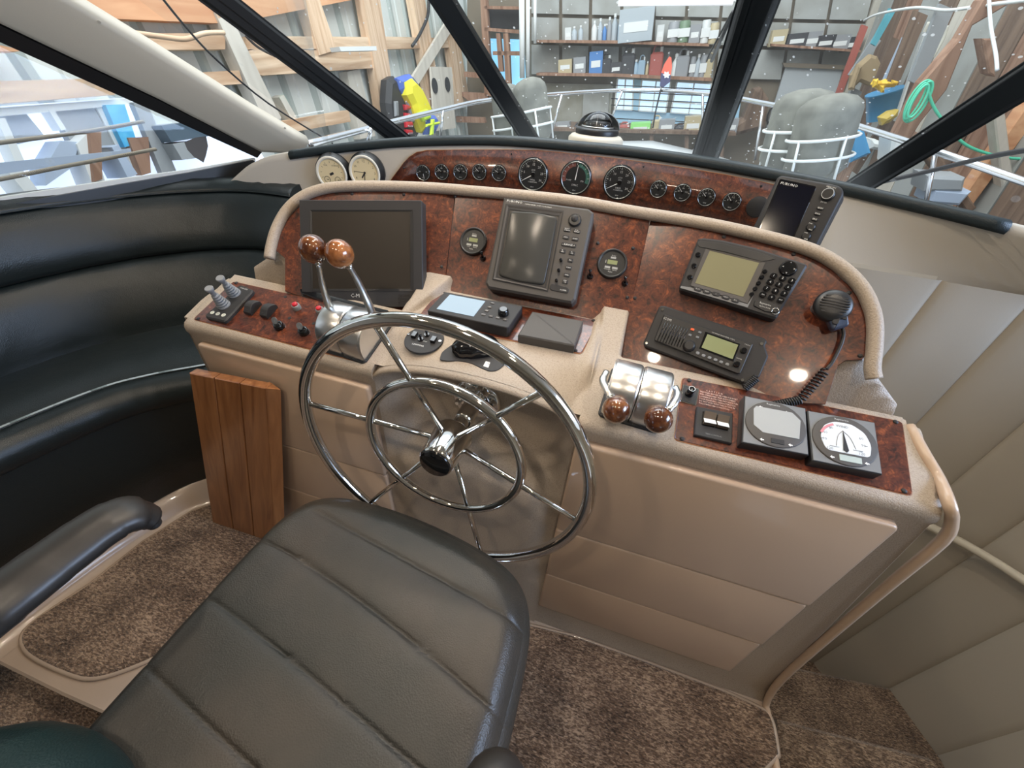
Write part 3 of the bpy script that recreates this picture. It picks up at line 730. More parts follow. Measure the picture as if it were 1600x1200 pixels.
for i, (a, b) in enumerate([(1157, 512), (1260, 540), (1365, 570), (1117, 583), (1218, 612), (1320, 643), (1077, 655), (1177, 685), (1278, 715), (1033, 727), (1133, 757), (1235, 790)]):
    X, Y = 1050+a/7.27, 360+b/7.27; D.key(X, Y, .0125, .0105, 0, .004, M['blackgloss'], 'number_key', .005); D.text(tx, kt[i], X, Y, .0062 if i not in (9, 11) else .0035, .0044)
D.knob(1232.3, 418.5, .0155, 0, .005, M['blackgloss'], 'cursor_pad', c=.0025)
for dx, dy, t in [(0, .010, '^'), (0, -.010, 'v'), (-.010, 0, '<'), (.010, 0, '>')]:
    x, y = D.l(1232.3, 418.5, .005); text_mb(tx, t, x+dx, y+dy, .006, .0054)
D.part(tx, 'lettering', M['greyprint'])
D.poly([(1179, 470), (1186, 469), (1208, 473), (1217, 482), (1212, 489), (1195, 487), (1177, 478)], 0, .002, M['black'], 'card_door', .002, .0008)
tx = MB(); D.text(tx, 'Raymarine', 1196, 475, .0055, .0026, sx=.9); D.text(tx, 'RL70C PLUS', 1195, 480, .0038, .0026); D.part(tx, 'badge_lettering', M['greyprint'])
x, y = D.l(1211, 487); rg = MB(); rg.tube([Vector((x+.0062*math.cos(a/16*6.283), y+.0062*math.sin(a/16*6.283), .003)) for a in range(16)], .0008, 6, closed=True); D.part(rg, 'ring', M['chrome'])
# ---- VHF radio
D = Dev('marine_radio', DPR.off(.022), [(1031, 477), (1198, 531), (1164, 600), (1005, 538)], 'black marine radio with slotted speaker and small olive display', 'radio')
D.poly([(1033, 477), (1040, 478), (1195, 528), (1199, 533), (1195.5, 540), (1201, 557), (1187, 589), (1182, 592), (1180, 595), (1165, 600), (1007, 541), (1005, 536), (1029, 480)], -.022, 0, M['dgrey'], 'housing', .003, .003)
D.poly([(1038, 491.5), (1176, 538), (1156, 584), (1151, 584.5), (1022, 532)], 0, .006, M['black'], 'face', .003, .0015, label='raised control face')
sl = MB()
for i in range(9):
    a, b = 290+32*i, 315+9*i; p0 = D.l(1000+a/7.27, 460+b/7.27, .006); p1 = D.l(1000+(a-95)/7.27, 460+(b+215)/7.27, .006)
    sl.tube([Vector((*p0, .0062)), Vector((*p1, .0062))], .0012, 4)
so = D.part(sl, 'speaker_slots', M['blackgloss']); so['kind'] = 'stuff'
D.poly([(1102, 519), (1156, 538.5), (1145.5, 566), (1092, 545.5)], .006, .0068, M['blackgloss'], 'display_frame', .001, .0003)
D.poly([(1105, 523), (1152.6, 540), (1143.7, 562), (1095.6, 544)], .0068, .0074, M['green_lcd'], 'screen', 0, 0)
D.knob(1077, 539, .0125, .006, .020, M['black'], 'channel_knob', .0115, c=.003)
D.knob(1163, 547, .0062, .006, .017, M['blackgloss'], 'volume_knob', .0056); D.knob(1152, 568.5, .0062, .006, .017, M['blackgloss'], 'squelch_knob', .0056)
D.key(1082, 514.6, .0072, .005, .006, .0085, M['orange'], 'distress_key', .001, label='orange distress key')
tx = MB()
for a, b, t in [(680, 430, '16'), (567, 460, 'CH'), (652, 485, 'HL')]: D.key(1000+a/7.27, 460+b/7.27, .0062, .0045, .006, .008, M['mgrey'], 'key', .001)
for a, b in [(655, 665), (722, 693), (790, 717), (857, 742), (922, 768), (993, 793)]: D.key(1000+a/7.27, 460+b/7.27, .0072, .0058, .006, .0085, M['lgrey'], 'key', .0025)
D.text(tx, 'ICOM', 1043, 499, .0075, .0067, sx=.9); D.text(tx, 'VHF MARINE TRANSCEIVER  IC-M502', 1130, 525.2, .0028, .0067); D.text(tx, 'VOL/SQL', 1168, 539, .0028, .0067); D.text(tx, 'DIMMER', 1155, 560.5, .0028, .0067)
D.part(tx, 'lettering', M['greyprint'])
for a, b in [(255, 172), (1380, 560), (75, 553), (1163, 973)]: rs = MB(); x, y = D.l(1000+a/7.27, 460+b/7.27); rs.cyl(x, y, .003, 0, .0015, 10); D.part(rs, 'screw', M['chrome'])
# ---- hand microphone, its clip and coiled cord
D = Dev('hand_microphone', DPR.off(.035), [(1279, 458), (1326, 460), (1328, 508), (1296, 500)], 'black round hand microphone with slotted grille on the starboard dash', 'microphone', center=DPR.at(1303, 478, .035), x=(DPR.at(1326, 500)-DPR.at(1288, 492)))
x, y = D.l(1302.5, 477)
hb = MB(); hb.lathe([(.024, -.018), (.030, -.012), (.031, -.002), (.027, .004), (.015, .0065), (.0001, .007)], 28, Matrix.Translation((x, y, 0)), caps=False); D.part(hb, 'head', M['black'])
gr = MB()
for k in range(-4, 5):
    yy = k*.005; hw = math.sqrt(max(.0001, .023**2-yy*yy)); gr.box(x-hw, x+hw, y+yy-.001, y+yy+.001, .004, .0078-.0035*(yy/.02)**2)
g_o = D.part(gr, 'grille_bars', M['dgrey']); g_o['kind'] = 'stuff'
D.poly([(1288, 484), (1324, 480), (1328, 506), (1325, 509), (1304, 515.5), (1301, 513)], -.018, .0, simple('mic_blue', (.045, .06, .10), .3), 'body', .003, .004, True)
D.key(1307, 500, .010, .016, 0, .003, M['dgrey'], 'talk_key', .004); D.key(1320, 497, .008, .005, 0, .002, M['dgrey'], 'key', .002)
cl = MB(); x2, y2 = D.l(1281, 474); cl.cyl(x2+.004, y2, .010, -.034, -.012, 14); D.part(cl, 'hanger_clip', M['mgrey'])
cb = MB(); pth = [DPR.at(*p, .012) for p in [(1316, 512), (1318, 522), (1315, 536), (1308, 552), (1299, 568), (1291, 577)]]
T = D.Mi
cb.tube([T @ DPR.at(1314, 508, .022)]+[T @ p for p in pth], .0032, 8, sub=4)
def coil(p0, p1, turns, R_, r_, T):
    p0, p1 = Vector(p0), Vector(p1); d = (p1-p0); L_ = d.length; d.normalize(); u = d.orthogonal().normalized(); w = d.cross(u); n = turns*12
    return [T @ (p0+d*(L_*i/n)+u*(R_*math.cos(i*2*math.pi/12))+w*(R_*math.sin(i*2*math.pi/12))) for i in range(n+1)]
cb.tube(coil(DPR.at(1290, 579, .014), DPR.at(1252, 623, .016), 10, .0072, .0023, T), .0018, 6)
cb.tube(coil(DPR.at(1250, 625, .016), DPR.at(1205, 634, .016), 12, .0068, .0023, T), .0022, 6)
cb.tube(coil(DPR.at(1182, 590, .018), DPR.at(1163, 606, .016), 8, .0068, .0023, T), .0024, 6)
cb.tube([T @ DPR.at(*p, .02) for p in [(1184, 568), (1188, 573), (1187, 582), (1182, 590)]], .0022, 6, sub=3)
D.part(cb, 'coiled_cord', M['black'])
# ---- two digital engine monitors and the toggles round them
for cx, cy, lab, tt in [(738.5, 376, 'round black digital engine meter left of the radar display', ('Synchro', 'RPM', 'Lever', 'Battery', 'Pulsar')), (956.5, 411, 'round black digital engine meter right of the radar display', ('Power', 'RPM', 'Generating', 'Battery', 'Pulsar'))]:
    D = Dev('engine_meter', DPC.off(.012), [(cx, cy)], lab, 'gauge', 'digital engine meters on the dash', center=DPC.at(cx, cy, .012))
    a = MB(); a.lathe([(.0345, -.012), (.0345, -.002), (.0325, 0), (.0300, 0), (.0285, -.004), (.0001, -.004)], 36, caps=False); D.part(a, 'bezel', M['black'])
    a = MB(); a.cyl(0, 0, .0284, -.006, -.0038, 32); D.part(a, 'dial', M['dial_black'])
    for x, y, w, h, m in [(0, .003, .0225, .0095, M['green_lcd']), (0, .0135, .012, .0042, M['silver_lcd']), (-.0085, -.0095, .0125, .0048, M['silver_lcd']), (.0085, -.0095, .0125, .0048, M['silver_lcd'])]:
        a = MB(); a.box(x-w/2, x+w/2, y-h/2, y+h/2, -.0038, -.0032); D.part(a, 'readout', m)
    tx = MB(); text_mb(tx, tt[0], 0, .0183, .0036, -.0034); text_mb(tx, tt[1], -.0148, .003, .0036, -.0034, rot=90); text_mb(tx, tt[2], -.0085, -.0143, .0034, -.0034); text_mb(tx, tt[3], .0085, -.0143, .0034, -.0034); text_mb(tx, tt[4], 0, -.0195, .0042, -.0034); D.part(tx, 'lettering', M['greyprint'])
for px, py, lab in [(755, 404, 'small black toggle switch below the left digital meter'), (922, 432, 'small black toggle switch left of the right digital meter'), (976, 443, 'small black toggle switch right below the right digital meter')]:
    D = Dev('toggle_switch', DPC, [(px, py)], lab, 'switch', 'toggle switches on the dash', center=DPC.at(px, py))
    a = MB(); a.lathe([(.0075, 0), (.0075, .003), (.005, .005), (.004, .007)], 14); D.part(a, 'collar', M['blackgloss'])
    a = MB(); a.tube([(0, 0, .005), (-.001, .006, .013), (-.002, .011, .018)], [.0024, .0028, .0038], 8); D.part(a, 'lever', M['blackgloss'])
# ---- gauges on the brow
def gauge(px, py, r, kind, lab, grp, a0=None):
    p = brow_at(px, py); n = brow_n(p.x)
    D = Dev('gauge', Pl(p+n*.0125, n), [(px, py)], lab, 'gauge', grp, center=p+n*.0125, x=Vector((-n.y, n.x, 0))*1)
    if kind == 'blank':
        a = MB(); a.lathe([(r, -.006), (r, .004), (r*.93, .006), (.0001, .006)], 32, caps=False); D.part(a, 'cap', M['dgrey']); return D
    a = MB(); a.lathe([(r, -.006), (r, .004), (r*.96, .006), (r*.90, .006), (r*.87, .002), (.0001, .002)], 40, caps=False); D.part(a, 'bezel', M['blackgloss'])
    a = MB(); a.tube([(r*.90*math.cos(k/32*6.2832), r*.90*math.sin(k/32*6.2832), .0055) for k in range(32)], r*.032, 6, closed=True); D.part(a, 'bezel_ring', M['lever'])
    a = MB(); a.cyl(0, 0, r*.87, .0015, .0025, 32); D.part(a, 'dial', M['dial_black'])
    tk = MB(); tx = MB(); z = .003
    if kind == 'tach':
        for k in range(31):
            an = rad(210-k*240/30); L = .13 if k % 5 == 0 else .075; w = .010 if k % 5 == 0 else .005
            Mx = Matrix.Rotation(an, 4, 'Z'); tk.box(r*(.84-L), r*.84, -r*w*1.4, r*w*1.4, z, z+.0002, Mx)
        for k, t in enumerate(['5', '10', '15', '20', '25', '30']):
            an = rad(210-(k+1)*240/6); text_mb(tx, t, r*.58*math.cos(an), r*.58*math.sin(an), r*.19, z)
        text_mb(tx, 'x100', 0, r*.27, r*.13, z); text_mb(tx, 'RPM', 0, r*.14, r*.10, z); text_mb(tx, 'DIESEL', 0, -r*.30, r*.12, z); text_mb(tx, '1-IGNITION', 0, -r*.43, r*.11, z); text_mb(tx, 'VDO', 0, -r*.72, r*.10, z)
    elif kind == 'sync':
        for sgn, m, lo_, hi_ in ((-1, 'sync_red', 97, 200), (1, 'sync_green', -20, 83)):
            b_ = MB(); rr = [[(r*q*math.cos(rad(lo_+(hi_-lo_)*k/16)), r*q*math.sin(rad(lo_+(hi_-lo_)*k/16)), .0028) for k in range(17)] for q in (.64, .86)]; b_.grid(rr, False)
            D.part(b_, 'scale_band', simple(m, (.20, .075, .06) if sgn < 0 else (.06, .17, .14), .4))
        for k in range(-4, 5):
            Mx = Matrix.Rotation(rad(90-k*22), 4, 'Z'); tk.box(r*.72, r*.86, -r*.012, r*.012, z, z+.0002, Mx)
        text_mb(tx, 'PORT', -r*.42, -r*.16, r*.13, z); text_mb(tx, 'STB', r*.42, -r*.16, r*.13, z); text_mb(tx, 'SYNC', 0, -r*.42, r*.16, z); text_mb(tx, 'VDO', 0, -r*.72, r*.10, z)
    else:
        ks = {'press': ['0', '25', '50', '80'], 'temp': ['40', '80', '120'], 'fuel': ['E', '1/2', 'F'], 'rud': ['H', '', 'M']}[kind]
        for k in range(9):
            Mx = Matrix.Rotation(rad(180-k*180/8), 4, 'Z'); tk.box(r*(.66 if k % 4 == 0 else .74), r*.82, -r*.02, r*.02, z, z+.0002, Mx)
        for k, t in enumerate(ks):
            an = rad(165-k*150/(len(ks)-1)); 
            if t: text_mb(tx, t, r*.47*math.cos(an), r*.47*math.sin(an), r*.25, z)
        text_mb(tx, 'VDO', 0, -r*.62, r*.18, z)
    D.part(tk, 'scale_marks', M['greyprint'])['kind'] = 'stuff'; D.part(tx, 'lettering', M['greyprint'])
    nd = MB(); Mx = Matrix.Rotation(rad(a0), 4, 'Z')
    nd.add([(-r*.12, -r*.03, .004), (-r*.12, r*.03, .004), (r*.72, r*.012, .004), (r*.72, -r*.012, .004), (-r*.12, -r*.03, .0044), (-r*.12, r*.03, .0044), (r*.72, r*.012, .0044), (r*.72, -r*.012, .0044)], [(0, 1, 2, 3), (7, 6, 5, 4), (0, 3, 7, 4), (1, 5, 6, 2), (2, 6, 7, 3), (0, 4, 5, 1)], M=Mx)
    D.part(nd, 'needle', M['white'])
    if kind != 'sync': a = MB(); a.cyl(0, 0, r*.13, .0025, .006, 14); D.part(a, 'needle_hub', M['blackgloss'])
    return D
RS, RL_ = .0275, .0555
small = 'small round engine gauges on the brow'
for i, (px, py, k, an) in enumerate([(663, 269, 'rud', -80), (692, 268, 'temp', 140), (721, 268, 'press', 145), (750.5, 268, 'fuel', 140), (781, 269.5, 'press', 150)]):
    gauge(px, py, RS, k, ['small round gauge at the port end of the burl brow panel, needle down', 'second small round gauge from the port end of the brow', 'middle one of the five small port gauges on the brow', 'fourth small round gauge from the port end of the brow', 'small round gauge just left of the port tachometer'][i], small, an)
for i, (px, py, k, an) in enumerate([(1029.5, 294.5, 'press', 140), (1067, 300, 'temp', 135), (1104.5, 307, 'press', 140), (1144, 314, 'fuel', 135)]):
    gauge(px, py, RS, k, ['small round gauge just right of the starboard tachometer', 'second small gauge right of the starboard tachometer', 'third small gauge right of the starboard tachometer', 'small round gauge next to the blank black cap'][i], small, an)
gauge(834, 272, RL_, 'tach', 'large tachometer at the left of the three big dials', 'large round dials on the brow', 210)
gauge(900.5, 277, RL_, 'sync', 'large synchroniser dial with red and green scale, middle of the three', 'large round dials on the brow', 85)
gauge(968.5, 284.5, RL_, 'tach', 'large tachometer at the right of the three big dials', 'large round dials on the brow', 210)
gauge(1184, 322.5, .030, 'blank', 'round blank black cap on the brow beside the dark display', None)
# ---- brass-dial clock and barometer
for px, py, lab, kd in [(525, 269, 'cream dial barometer in black case, left of the pair on the brow', 0), (576, 267.5, 'cream dial clock in black case, right of the pair on the brow', 1)]:
    p = brow_at(px, py); n = (brow_n(p.x)).normalized()
    D = Dev('barometer' if kd == 0 else 'clock', Pl(p+n*.045, n), [(px, py)], lab, 'barometer' if kd == 0 else 'clock', None, center=p+n*.042, x=Vector((-n.y, n.x, 0)))
    a = MB(); a.lathe([(.066, -.042), (.068, -.030), (.068, -.024), (.062, -.020), (.062, -.004), (.058, 0)], 40, caps=False); D.part(a, 'case', M['black'])
    a = MB(); a.lathe([(.059, -.001), (.058, .002), (.050, .001), (.049, -.003)], 40, caps=False); D.part(a, 'rim', simple('cream_rim', (.78, .75, .66), .4))
    a = MB(); a.cyl(0, 0, .050, -.006, -.0025, 36); D.part(a, 'dial', M['dial_cream'])
    hd = MB(); tx = MB()
    if kd:
        for k in range(12): an = rad(90-30*(k+1)); text_mb(tx, str(k+1), .039*math.cos(an), .039*math.sin(an), .0115, -.0022)
        for an, L, w in [(-90-8, .032, .0014), (-125, .022, .0024), (176, .036, .0006)]: hd.box(-.004, L, -w, w, -.0022, -.0018, Matrix.Rotation(rad(an), 4, 'Z'))
        hd.cyl(0, 0, .004, -.0022, -.001, 12)
    else:
        for k in range(9): an = rad(200-k*27); hd.box(.036, .042, -.0005, .0005, -.0023, -.002, Matrix.Rotation(an, 4, 'Z'))
        for cx in (-.020, .020):
            hd.tube([(cx+.011*math.cos(k/16*6.283), -.020+.011*math.sin(k/16*6.283), -.002) for k in range(16)], .0008, 5, closed=True); hd.box(cx-.001, cx+.006, -.021, -.019, -.0024, -.0018)
        hd.box(-.008, .008, -.004, .004, -.0024, -.0018, Matrix.Rotation(rad(25), 4, 'Z')); text_mb(tx, 'FAIR', -.018, .028, .007, -.0022); text_mb(tx, 'CHANGE', .018, .028, .007, -.0022)
    D.part(hd, 'hands' if kd else 'pointers', M['dgrey']); D.part(tx, 'lettering', M['dgrey'])
    sc = MB()
    for an in (90, -30, 210): sc.cyl(.066*math.cos(rad(an)), .066*math.sin(rad(an)), .003, -.026, -.0225, 8)
    D.part(sc, 'flange_screws', M['chrome'])
# ---- second dark display beside the coaming
PF = tiltp(DPR.at(1250, 385)+Vector((.02, .13, -.01)), 70, -28)
D = Dev('dark_display', PF, [(1221, 273), (1318, 292), (1272, 384), (1179, 359)], 'black display with empty dark screen standing behind the coaming', 'display')
D.poly([(1214, 277), (1221, 273.5), (1300, 287), (1314, 291), (1319, 301), (1285, 367), (1270, 396), (1168, 372), (1184, 340)], -.05, 0, M['dgrey'], 'housing', .008, .005, True)
D.poly([(1219, 279), (1276, 291.5), (1239.5, 373.5), (1185, 360.5)], 0, .0008, M['blackgloss'], 'bezel', .004, .0002)
D.poly([(1221, 282), (1274, 293.5), (1238, 371), (1187, 359)], .0008, .0014, M['navy'], 'screen', .001, 0)
tx = MB(); D.text(tx, 'FURUNO', 1233, 288.5, .0075, .002, sx=1.2); D.text(tx, 'MENU ESC', 1299, 292.5, .004); D.text(tx, 'ENTER', 1287, 316, .004)
D.knob(1293.5, 303.5, .0125, 0, .007, M['black'], 'control_knob', c=.002)
x, y = D.l(1293.5, 303.5); a = MB(); a.tube([(x+.0105*math.cos(k/20*6.283), y+.0105*math.sin(k/20*6.283), .0072) for k in range(20)], .0006, 5, closed=True); D.part(a, 'knob_ring', M['greyprint'])
for px, py, t in [(1281.6, 325, 'GAIN'), (1277.3, 333.7, 'RNG'), (1273, 342.3, 'BRG')]: D.key(px, py, .013, .006, 0, .003, M['black'], 'key', .003); D.text(tx, t, px, py, .0045, .0034)
for px, py in [(1266.7, 354), (1259.4, 368.6)]:
    D.knob(px, py, .0095, 0, .006, M['black'], 'round_knob', .008); D.text(tx, 'PWR', px, py-5, .0032, .0064); D.text(tx, 'BRILL', px, py+5, .0032, .0064)
D.part(tx, 'lettering', M['white'])
D.poly([(1235, 396), (1262, 402), (1262, 440), (1235, 432)], -.035, -.01, M['black'], 'bracket', .002, .001)
# ---- autopilot head and the covered instrument on the centre plate
D = Dev('autopilot_control', DC.off(.032), [(694, 456), (815.5, 478.5), (794, 511.5), (668, 484.5)], 'black autopilot head with pale blue screen and rotary knob', 'autopilot')
D.poly([(695, 455.5), (815.5, 478), (816, 480), (795, 511), (792, 512), (668, 485.5), (668, 484)], -.032, 0, M['dgrey'], 'housing', .001, .0015)
D.poly([(703, 460.5), (758.5, 471), (740, 495), (682, 483)], 0, .0008, simple('blue_lcd', (.10, .18, .26), .12, coat=.5), 'screen', .002, 0)
D.knob(786.5, 482.5, .0125, 0, .014, M['blackgloss'], 'rotary_knob', .0115, 24, .003)
tx = MB()
for x_, y_, t in [(769.5, 473, 'ESC'), (765, 479.5, 'UP'), (760.5, 485, 'DN'), (755.5, 491, 'AUTO'), (767, 493.5, 'o'), (778, 496, 'STBY'), (789.5, 499, '+')]:
    D.key(x_, y_, .0095, .007, 0, .0018, M['grey'], 'key', .0015); D.text(tx, t, x_, y_, .0034, .0022)
D.part(tx, 'lettering', M['white'])
D = Dev('instrument_cover', DC.off(.024), [(831, 486), (912.5, 501.5), (898, 540), (809, 523)], 'matt dark grey square protective cover on the centre plate', 'cover')
D.poly([(831.5, 486), (912, 501), (898, 540), (809, 523)], -.024, 0, M['grey'], 'cover', .001, .0025)
# ---- round windscreen washer switch panel
D = Dev('round_switch_panel', DC.off(.003), [(662, 530)], 'round dark switch panel with four toggles on the port side of the centre desk', 'switch panel', center=DC.at(662.5, 530, .003))
a = MB(); a.cyl(0, 0, .044, -.003, 0, 40, c=.001); D.part(a, 'plate', M['dgrey'])
for px, py in [(647, 521), (677, 528.5)]: D.key(px, py, .011, .016, 0, .008, M['blackgloss'], 'rocker', .001)
for px, py in [(657.5, 531), (667, 524)]:
    x, y = D.l(px, py); a = MB(); a.cyl(x, y, .006, 0, .004, 14); a.tube([(x, y, .003), (x, y+.002, .015)], [.0025, .0032], 8); D.part(a, 'toggle', M['blackgloss'])
tx = MB(); D.text(tx, 'LEWMAR', 653, 539, .007); D.text(tx, 'STOP', 664, 533.5, .004); D.part(tx, 'lettering', M['white'])
sc = MB()
for px, py in [(638, 523), (687.5, 533.5)]: x, y = D.l(px, py); sc.cyl(x, y, .003, 0, .002, 10)
D.part(sc, 'screws', M['chrome'])
# ---- mouse on its mat
D = Dev('mouse_mat', DC.off(.003), [(740, 560)], 'thin dark curved mat with a white logo under the mouse', 'mat', center=DC.at(735, 552, .003))
D.poly([(687, 560), (690, 550), (706, 538), (724, 532), (760, 533), (792, 545), (797, 556), (786, 572), (776, 579), (764, 580), (750, 574), (736, 567), (716, 563), (700, 564), (688, 562)], -.002, 0, M['dgrey'], 'mat', .008, .0006)
D.poly([(755, 572), (759, 564.5), (766, 566), (763, 574.5)], 0, .0004, M['white'], 'logo', .0005, 0); tx = MB(); D.text(tx, 'C', 764, 568, .011, .0006); D.part(tx, 'lettering', M['black'])
D = Dev('computer_mouse', DC.off(.003), [(744, 545)], 'glossy black computer mouse lying on the dark mat', 'mouse', center=DC.at(744, 545, .003), x=(DC.at(776, 540)-DC.at(712, 548)))
rows = []
for i in range(15):
    t = i/14; xx = -.052+.104*t; w = .030*math.sqrt(max(.0004, 1-(2*t-1)**4))*(1 if t > .3 else .9); h = .034*math.sin(math.pi*min(1, t*.85+.12))**.6
    rows.append([(xx, w*math.cos(rad(a)), max(0, h*math.sin(rad(a))**.7 if a not in (0, 180) else 0)) for a in range(0, 181, 15)])
a = MB(); a.grid(rows); a.f.append(tuple(range(13))); a.sm.append(False); a.f.append(tuple(range(14*13+12, 14*13-1, -1))); a.sm.append(False); D.part(a, 'body', M['blackgloss'])
a = MB(); a.cyl(0, 0, .006, -.002, .002, 16, M=Matrix.Translation((-.030, 0, .026)) @ Matrix.Rotation(rad(90), 4, 'X')); D.part(a, 'scroll_wheel', M['dgrey'])
# ---- port desk: windlass joysticks, rockers, buttons, keys
D = Dev('joystick_control', DS.off(.014), [(380, 448), (395, 454.5), (352.5, 501), (320, 494)], 'dark grey joystick control box with two grey levers on the port plate', 'joystick control')
D.poly([(372, 446), (377, 444.5), (395, 452.5), (394, 456), (353, 500), (349, 502), (321, 495.5), (320, 492)], -.010, .0, M['dgrey'], 'housing', .002, .003)
for (bx, by), (tx_, ty) in (((350, 477), (325.5, 450)), ((366.5, 459), (343, 434))):
    b0 = D.M.inverted() @ DS.at(bx, by, .014); b0.z = 0; tp = D.M.inverted() @ DS.at(tx_, ty, .075)
    up = (tp-b0); L = up.length; Mx = Matrix.Translation(b0) @ Matrix.Rotation(0, 4, 'X') @ up.to_track_quat('Z', 'Y').to_matrix().to_4x4()
    prf = [(.0165, -.004)]
    for k in range(6): r_ = .0155-.0014*k; z_ = .002+.0062*k; prf += [(r_, z_), (r_, z_+.0034), (r_*.62, z_+.0045), (r_*.62, z_+.0056)]
    prf += [(.0065, .045)]
    a = MB(); a.lathe(prf, 20, Mx); s_ = D.part(a, 'boot', M['lgrey'])
    a = MB(); a.lathe([(.0055, .040), (.0055, .048), (.0085, .054), (.0100, L-.002), (.0085, L)], 18, Mx); D.part(a, 'stick', M['lgrey'])
for px, py in [(331.5, 488), (340, 490), (349, 492)]: D.knob(px, py, .0052, 0, .001, simple('pale_key', (.62, .64, .56), .5), 'key', seg=16, c=.0003)
tx = MB(); D.text(tx, 'P', 331.5, 488, .005, .0014); D.text(tx, 'SYNC', 340, 490, .003, .0014); D.text(tx, 'S', 349, 492, .005, .0014); D.part(tx, 'lettering', M['black'])
tx = MB(); D.text(tx, 'STABILIZER', 381, 451, .0055, sx=.9); D.part(tx, 'badge_lettering', M['greyprint'])
for k, (px, py) in enumerate([(396.5, 483), (421.5, 488)]):
    D = Dev('rocker_switch', DS.off(.004), [(px, py)], ['curved black rocker switch next to the joystick box', 'curved black rocker switch near the left key switch'][k], 'switch', 'rocker switches on the port plate', center=DS.at(px, py, .004))
    rows = []
    for i in range(11):
        t = i/10; yy = -.020+.040*t; z_ = .004+.016*math.sin(math.pi*(.12+.76*t))*(1.0 if t > .2 else .9); rows.append([(-.0105, yy, 0), (-.0105, yy, z_-.001), (-.0095, yy, z_), (.0095, yy, z_), (.0105, yy, z_-.001), (.0105, yy, 0)])
    a = MB(); a.grid(rows, False); a.f += [(0, 1, 2, 3, 4, 5), tuple(60+j for j in (5, 4, 3, 2, 1, 0))]; a.sm += [False]*2; D.part(a, 'rocker', M['dgrey'])
    gv = MB()
    for j in range(5): yy = -.018+.0035*j; gv.box(-.0095, .0095, yy, yy+.0009, .009+.0022*j, .0115+.0020*j)
    D.part(gv, 'grip_ribs', M['black'])['kind'] = 'stuff'
    tx = MB(); text_mb(tx, 'BILGE' if k == 0 else 'FRESH WATER', .002, .031, .0055, -.0035); text_mb(tx, 'PUMP' if k == 0 else 'PUMP', .002, .0245, .0055, -.0035); text_mb(tx, 'OFF', -.002, -.026, .005, -.0035); D.part(tx, 'lettering', M['greyprint'])
for k, (px, py) in enumerate([(465, 482), (502, 488)]):
    D = Dev('push_button', DS.off(.004), [(px, py)], ['red push button in chrome collar, the one nearer the rockers', 'red push button in chrome collar beside the port throttle'][k], 'button', 'red push buttons on the port plate', center=DS.at(px, py, .004))
    a = MB(); a.lathe([(.0095, -.001), (.0095, .012), (.008, .013), (.0062, .013)], 20); D.part(a, 'collar', M['lgrey'])
    a = MB(); a.lathe([(.0066, .012), (.0066, .017), (.005, .018), (.0001, .018)], 18, caps=False); D.part(a, 'cap', M['red'])
for k, (px, py, kx, ky) in enumerate([(437.5, 511.5, 429, 501), (476, 520, 468, 509.5)]):
    D = Dev('ignition_switch', DS.off(.004), [(px, py)], ['black key switch with key, nearer the rocker switches', 'black key switch with key, nearer the steering wheel rim'][k], 'key switch', 'ignition key switches on the port plate', center=DS.at(px, py, .004))
    a = MB(); a.lathe([(.0125, -.001), (.0125, .004), (.0115, .006), (.0110, .012), (.009, .013), (.004, .0125)], 22); D.part(a, 'barrel', M['blackgloss'])
    kp = D.Mi @ DS.at(kx, ky, .022); a = MB(); Mx = frame(kp, (1, .2, 0), (0, -.8, .6)); a.cyl(0, 0, .0085, -.0008, .0008, 20, M=Mx); o = D.part(a, 'key_head', M['alu'])
    a = MB(); a.tube([(0, 0, .008), kp], .0016, 6); a.build('key_blade', M['alu'], o)
hl = MB()
for px, py in [(446, 464), (452.5, 497), (490, 505.5)]: p = DS.at(px, py, .004); hl.cyl(0, 0, .0042, 0, .0008, 12, M=frame(p, DS.x, DS.n))
cpart(hl, 'hole_plugs', M['black'])
# ---- throttle/shift heads
def drum(D, x0, x1, L, H, m, name):
    n = 22; prof = []
    for i in range(n+1):
        t = i/n; a = math.pi*(1-t); prof.append((L/2-(-1)*0+L/2*math.cos(a)*(1.0), H*max(0, math.sin(a))**.62))
    prof = [(0, -.004)]+prof+[(L, -.004)]
    rows = []
    for x, k in ((x0, .95), (x0+.0022, .985), (x0+.005, 1), (x1-.005, 1), (x1-.0022, .985), (x1, .95)):
        rows.append([(x, L/2+(y-L/2)*k, z*k if z > 0 else z) for y, z in prof])
    a = MB(); a.grid(rows); nn = len(prof)
    a.f += [tuple(range(nn)), tuple(range(6*nn-1, 5*nn-1, -1))]; a.sm += [False]*2
    # seam lines proud of the metal
    return D.part(a, name, m)
def lever(D, pts, kn, r_, flat=1.0, km='knob', knr=.0255):
    T = D.Mi
    a = MB(); a.tube([T @ p for p in pts], r_, 10, sub=5, flat=.7); o = D.part(a, 'lever', M['lever'])
    a = MB(); c = T @ kn; a.sphere((0, 0, 0), knr, 28, (1, 1, 1.06), M=Matrix.Translation(c)); D.part(a, 'knob', M[km], 'varnished burl wood ball knob' )
    d = (T @ pts[-1] - c).normalized(); a = MB(); a.lathe([(.006, -.004), (.0075, .001), (.006, .004)], 14, Matrix.Translation(c+d*knr) @ d.to_track_quat('Z', 'Y').to_matrix().to_4x4()); D.part(a, 'ferrule', M['chrome'])
o_ = DS.at(981, 661, .002)
D = Dev('throttle_control', DS.off(.002), [(981, 661)], 'aluminium throttle head with both levers down, right of the wheel', 'throttle', center=o_, x=(DS.at(1026, 676)-DS.at(940, 650)))
a = MB(); a.rbox(.0, .058, .120, .126, -.002, .003, .010, .001); D.part(a, 'base_plate', M['black'])
drum(D, -.056, -.0008, .115, .078, M['alu'], 'drum'); drum(D, .0008, .056, .115, .078, M['alu'], 'drum')
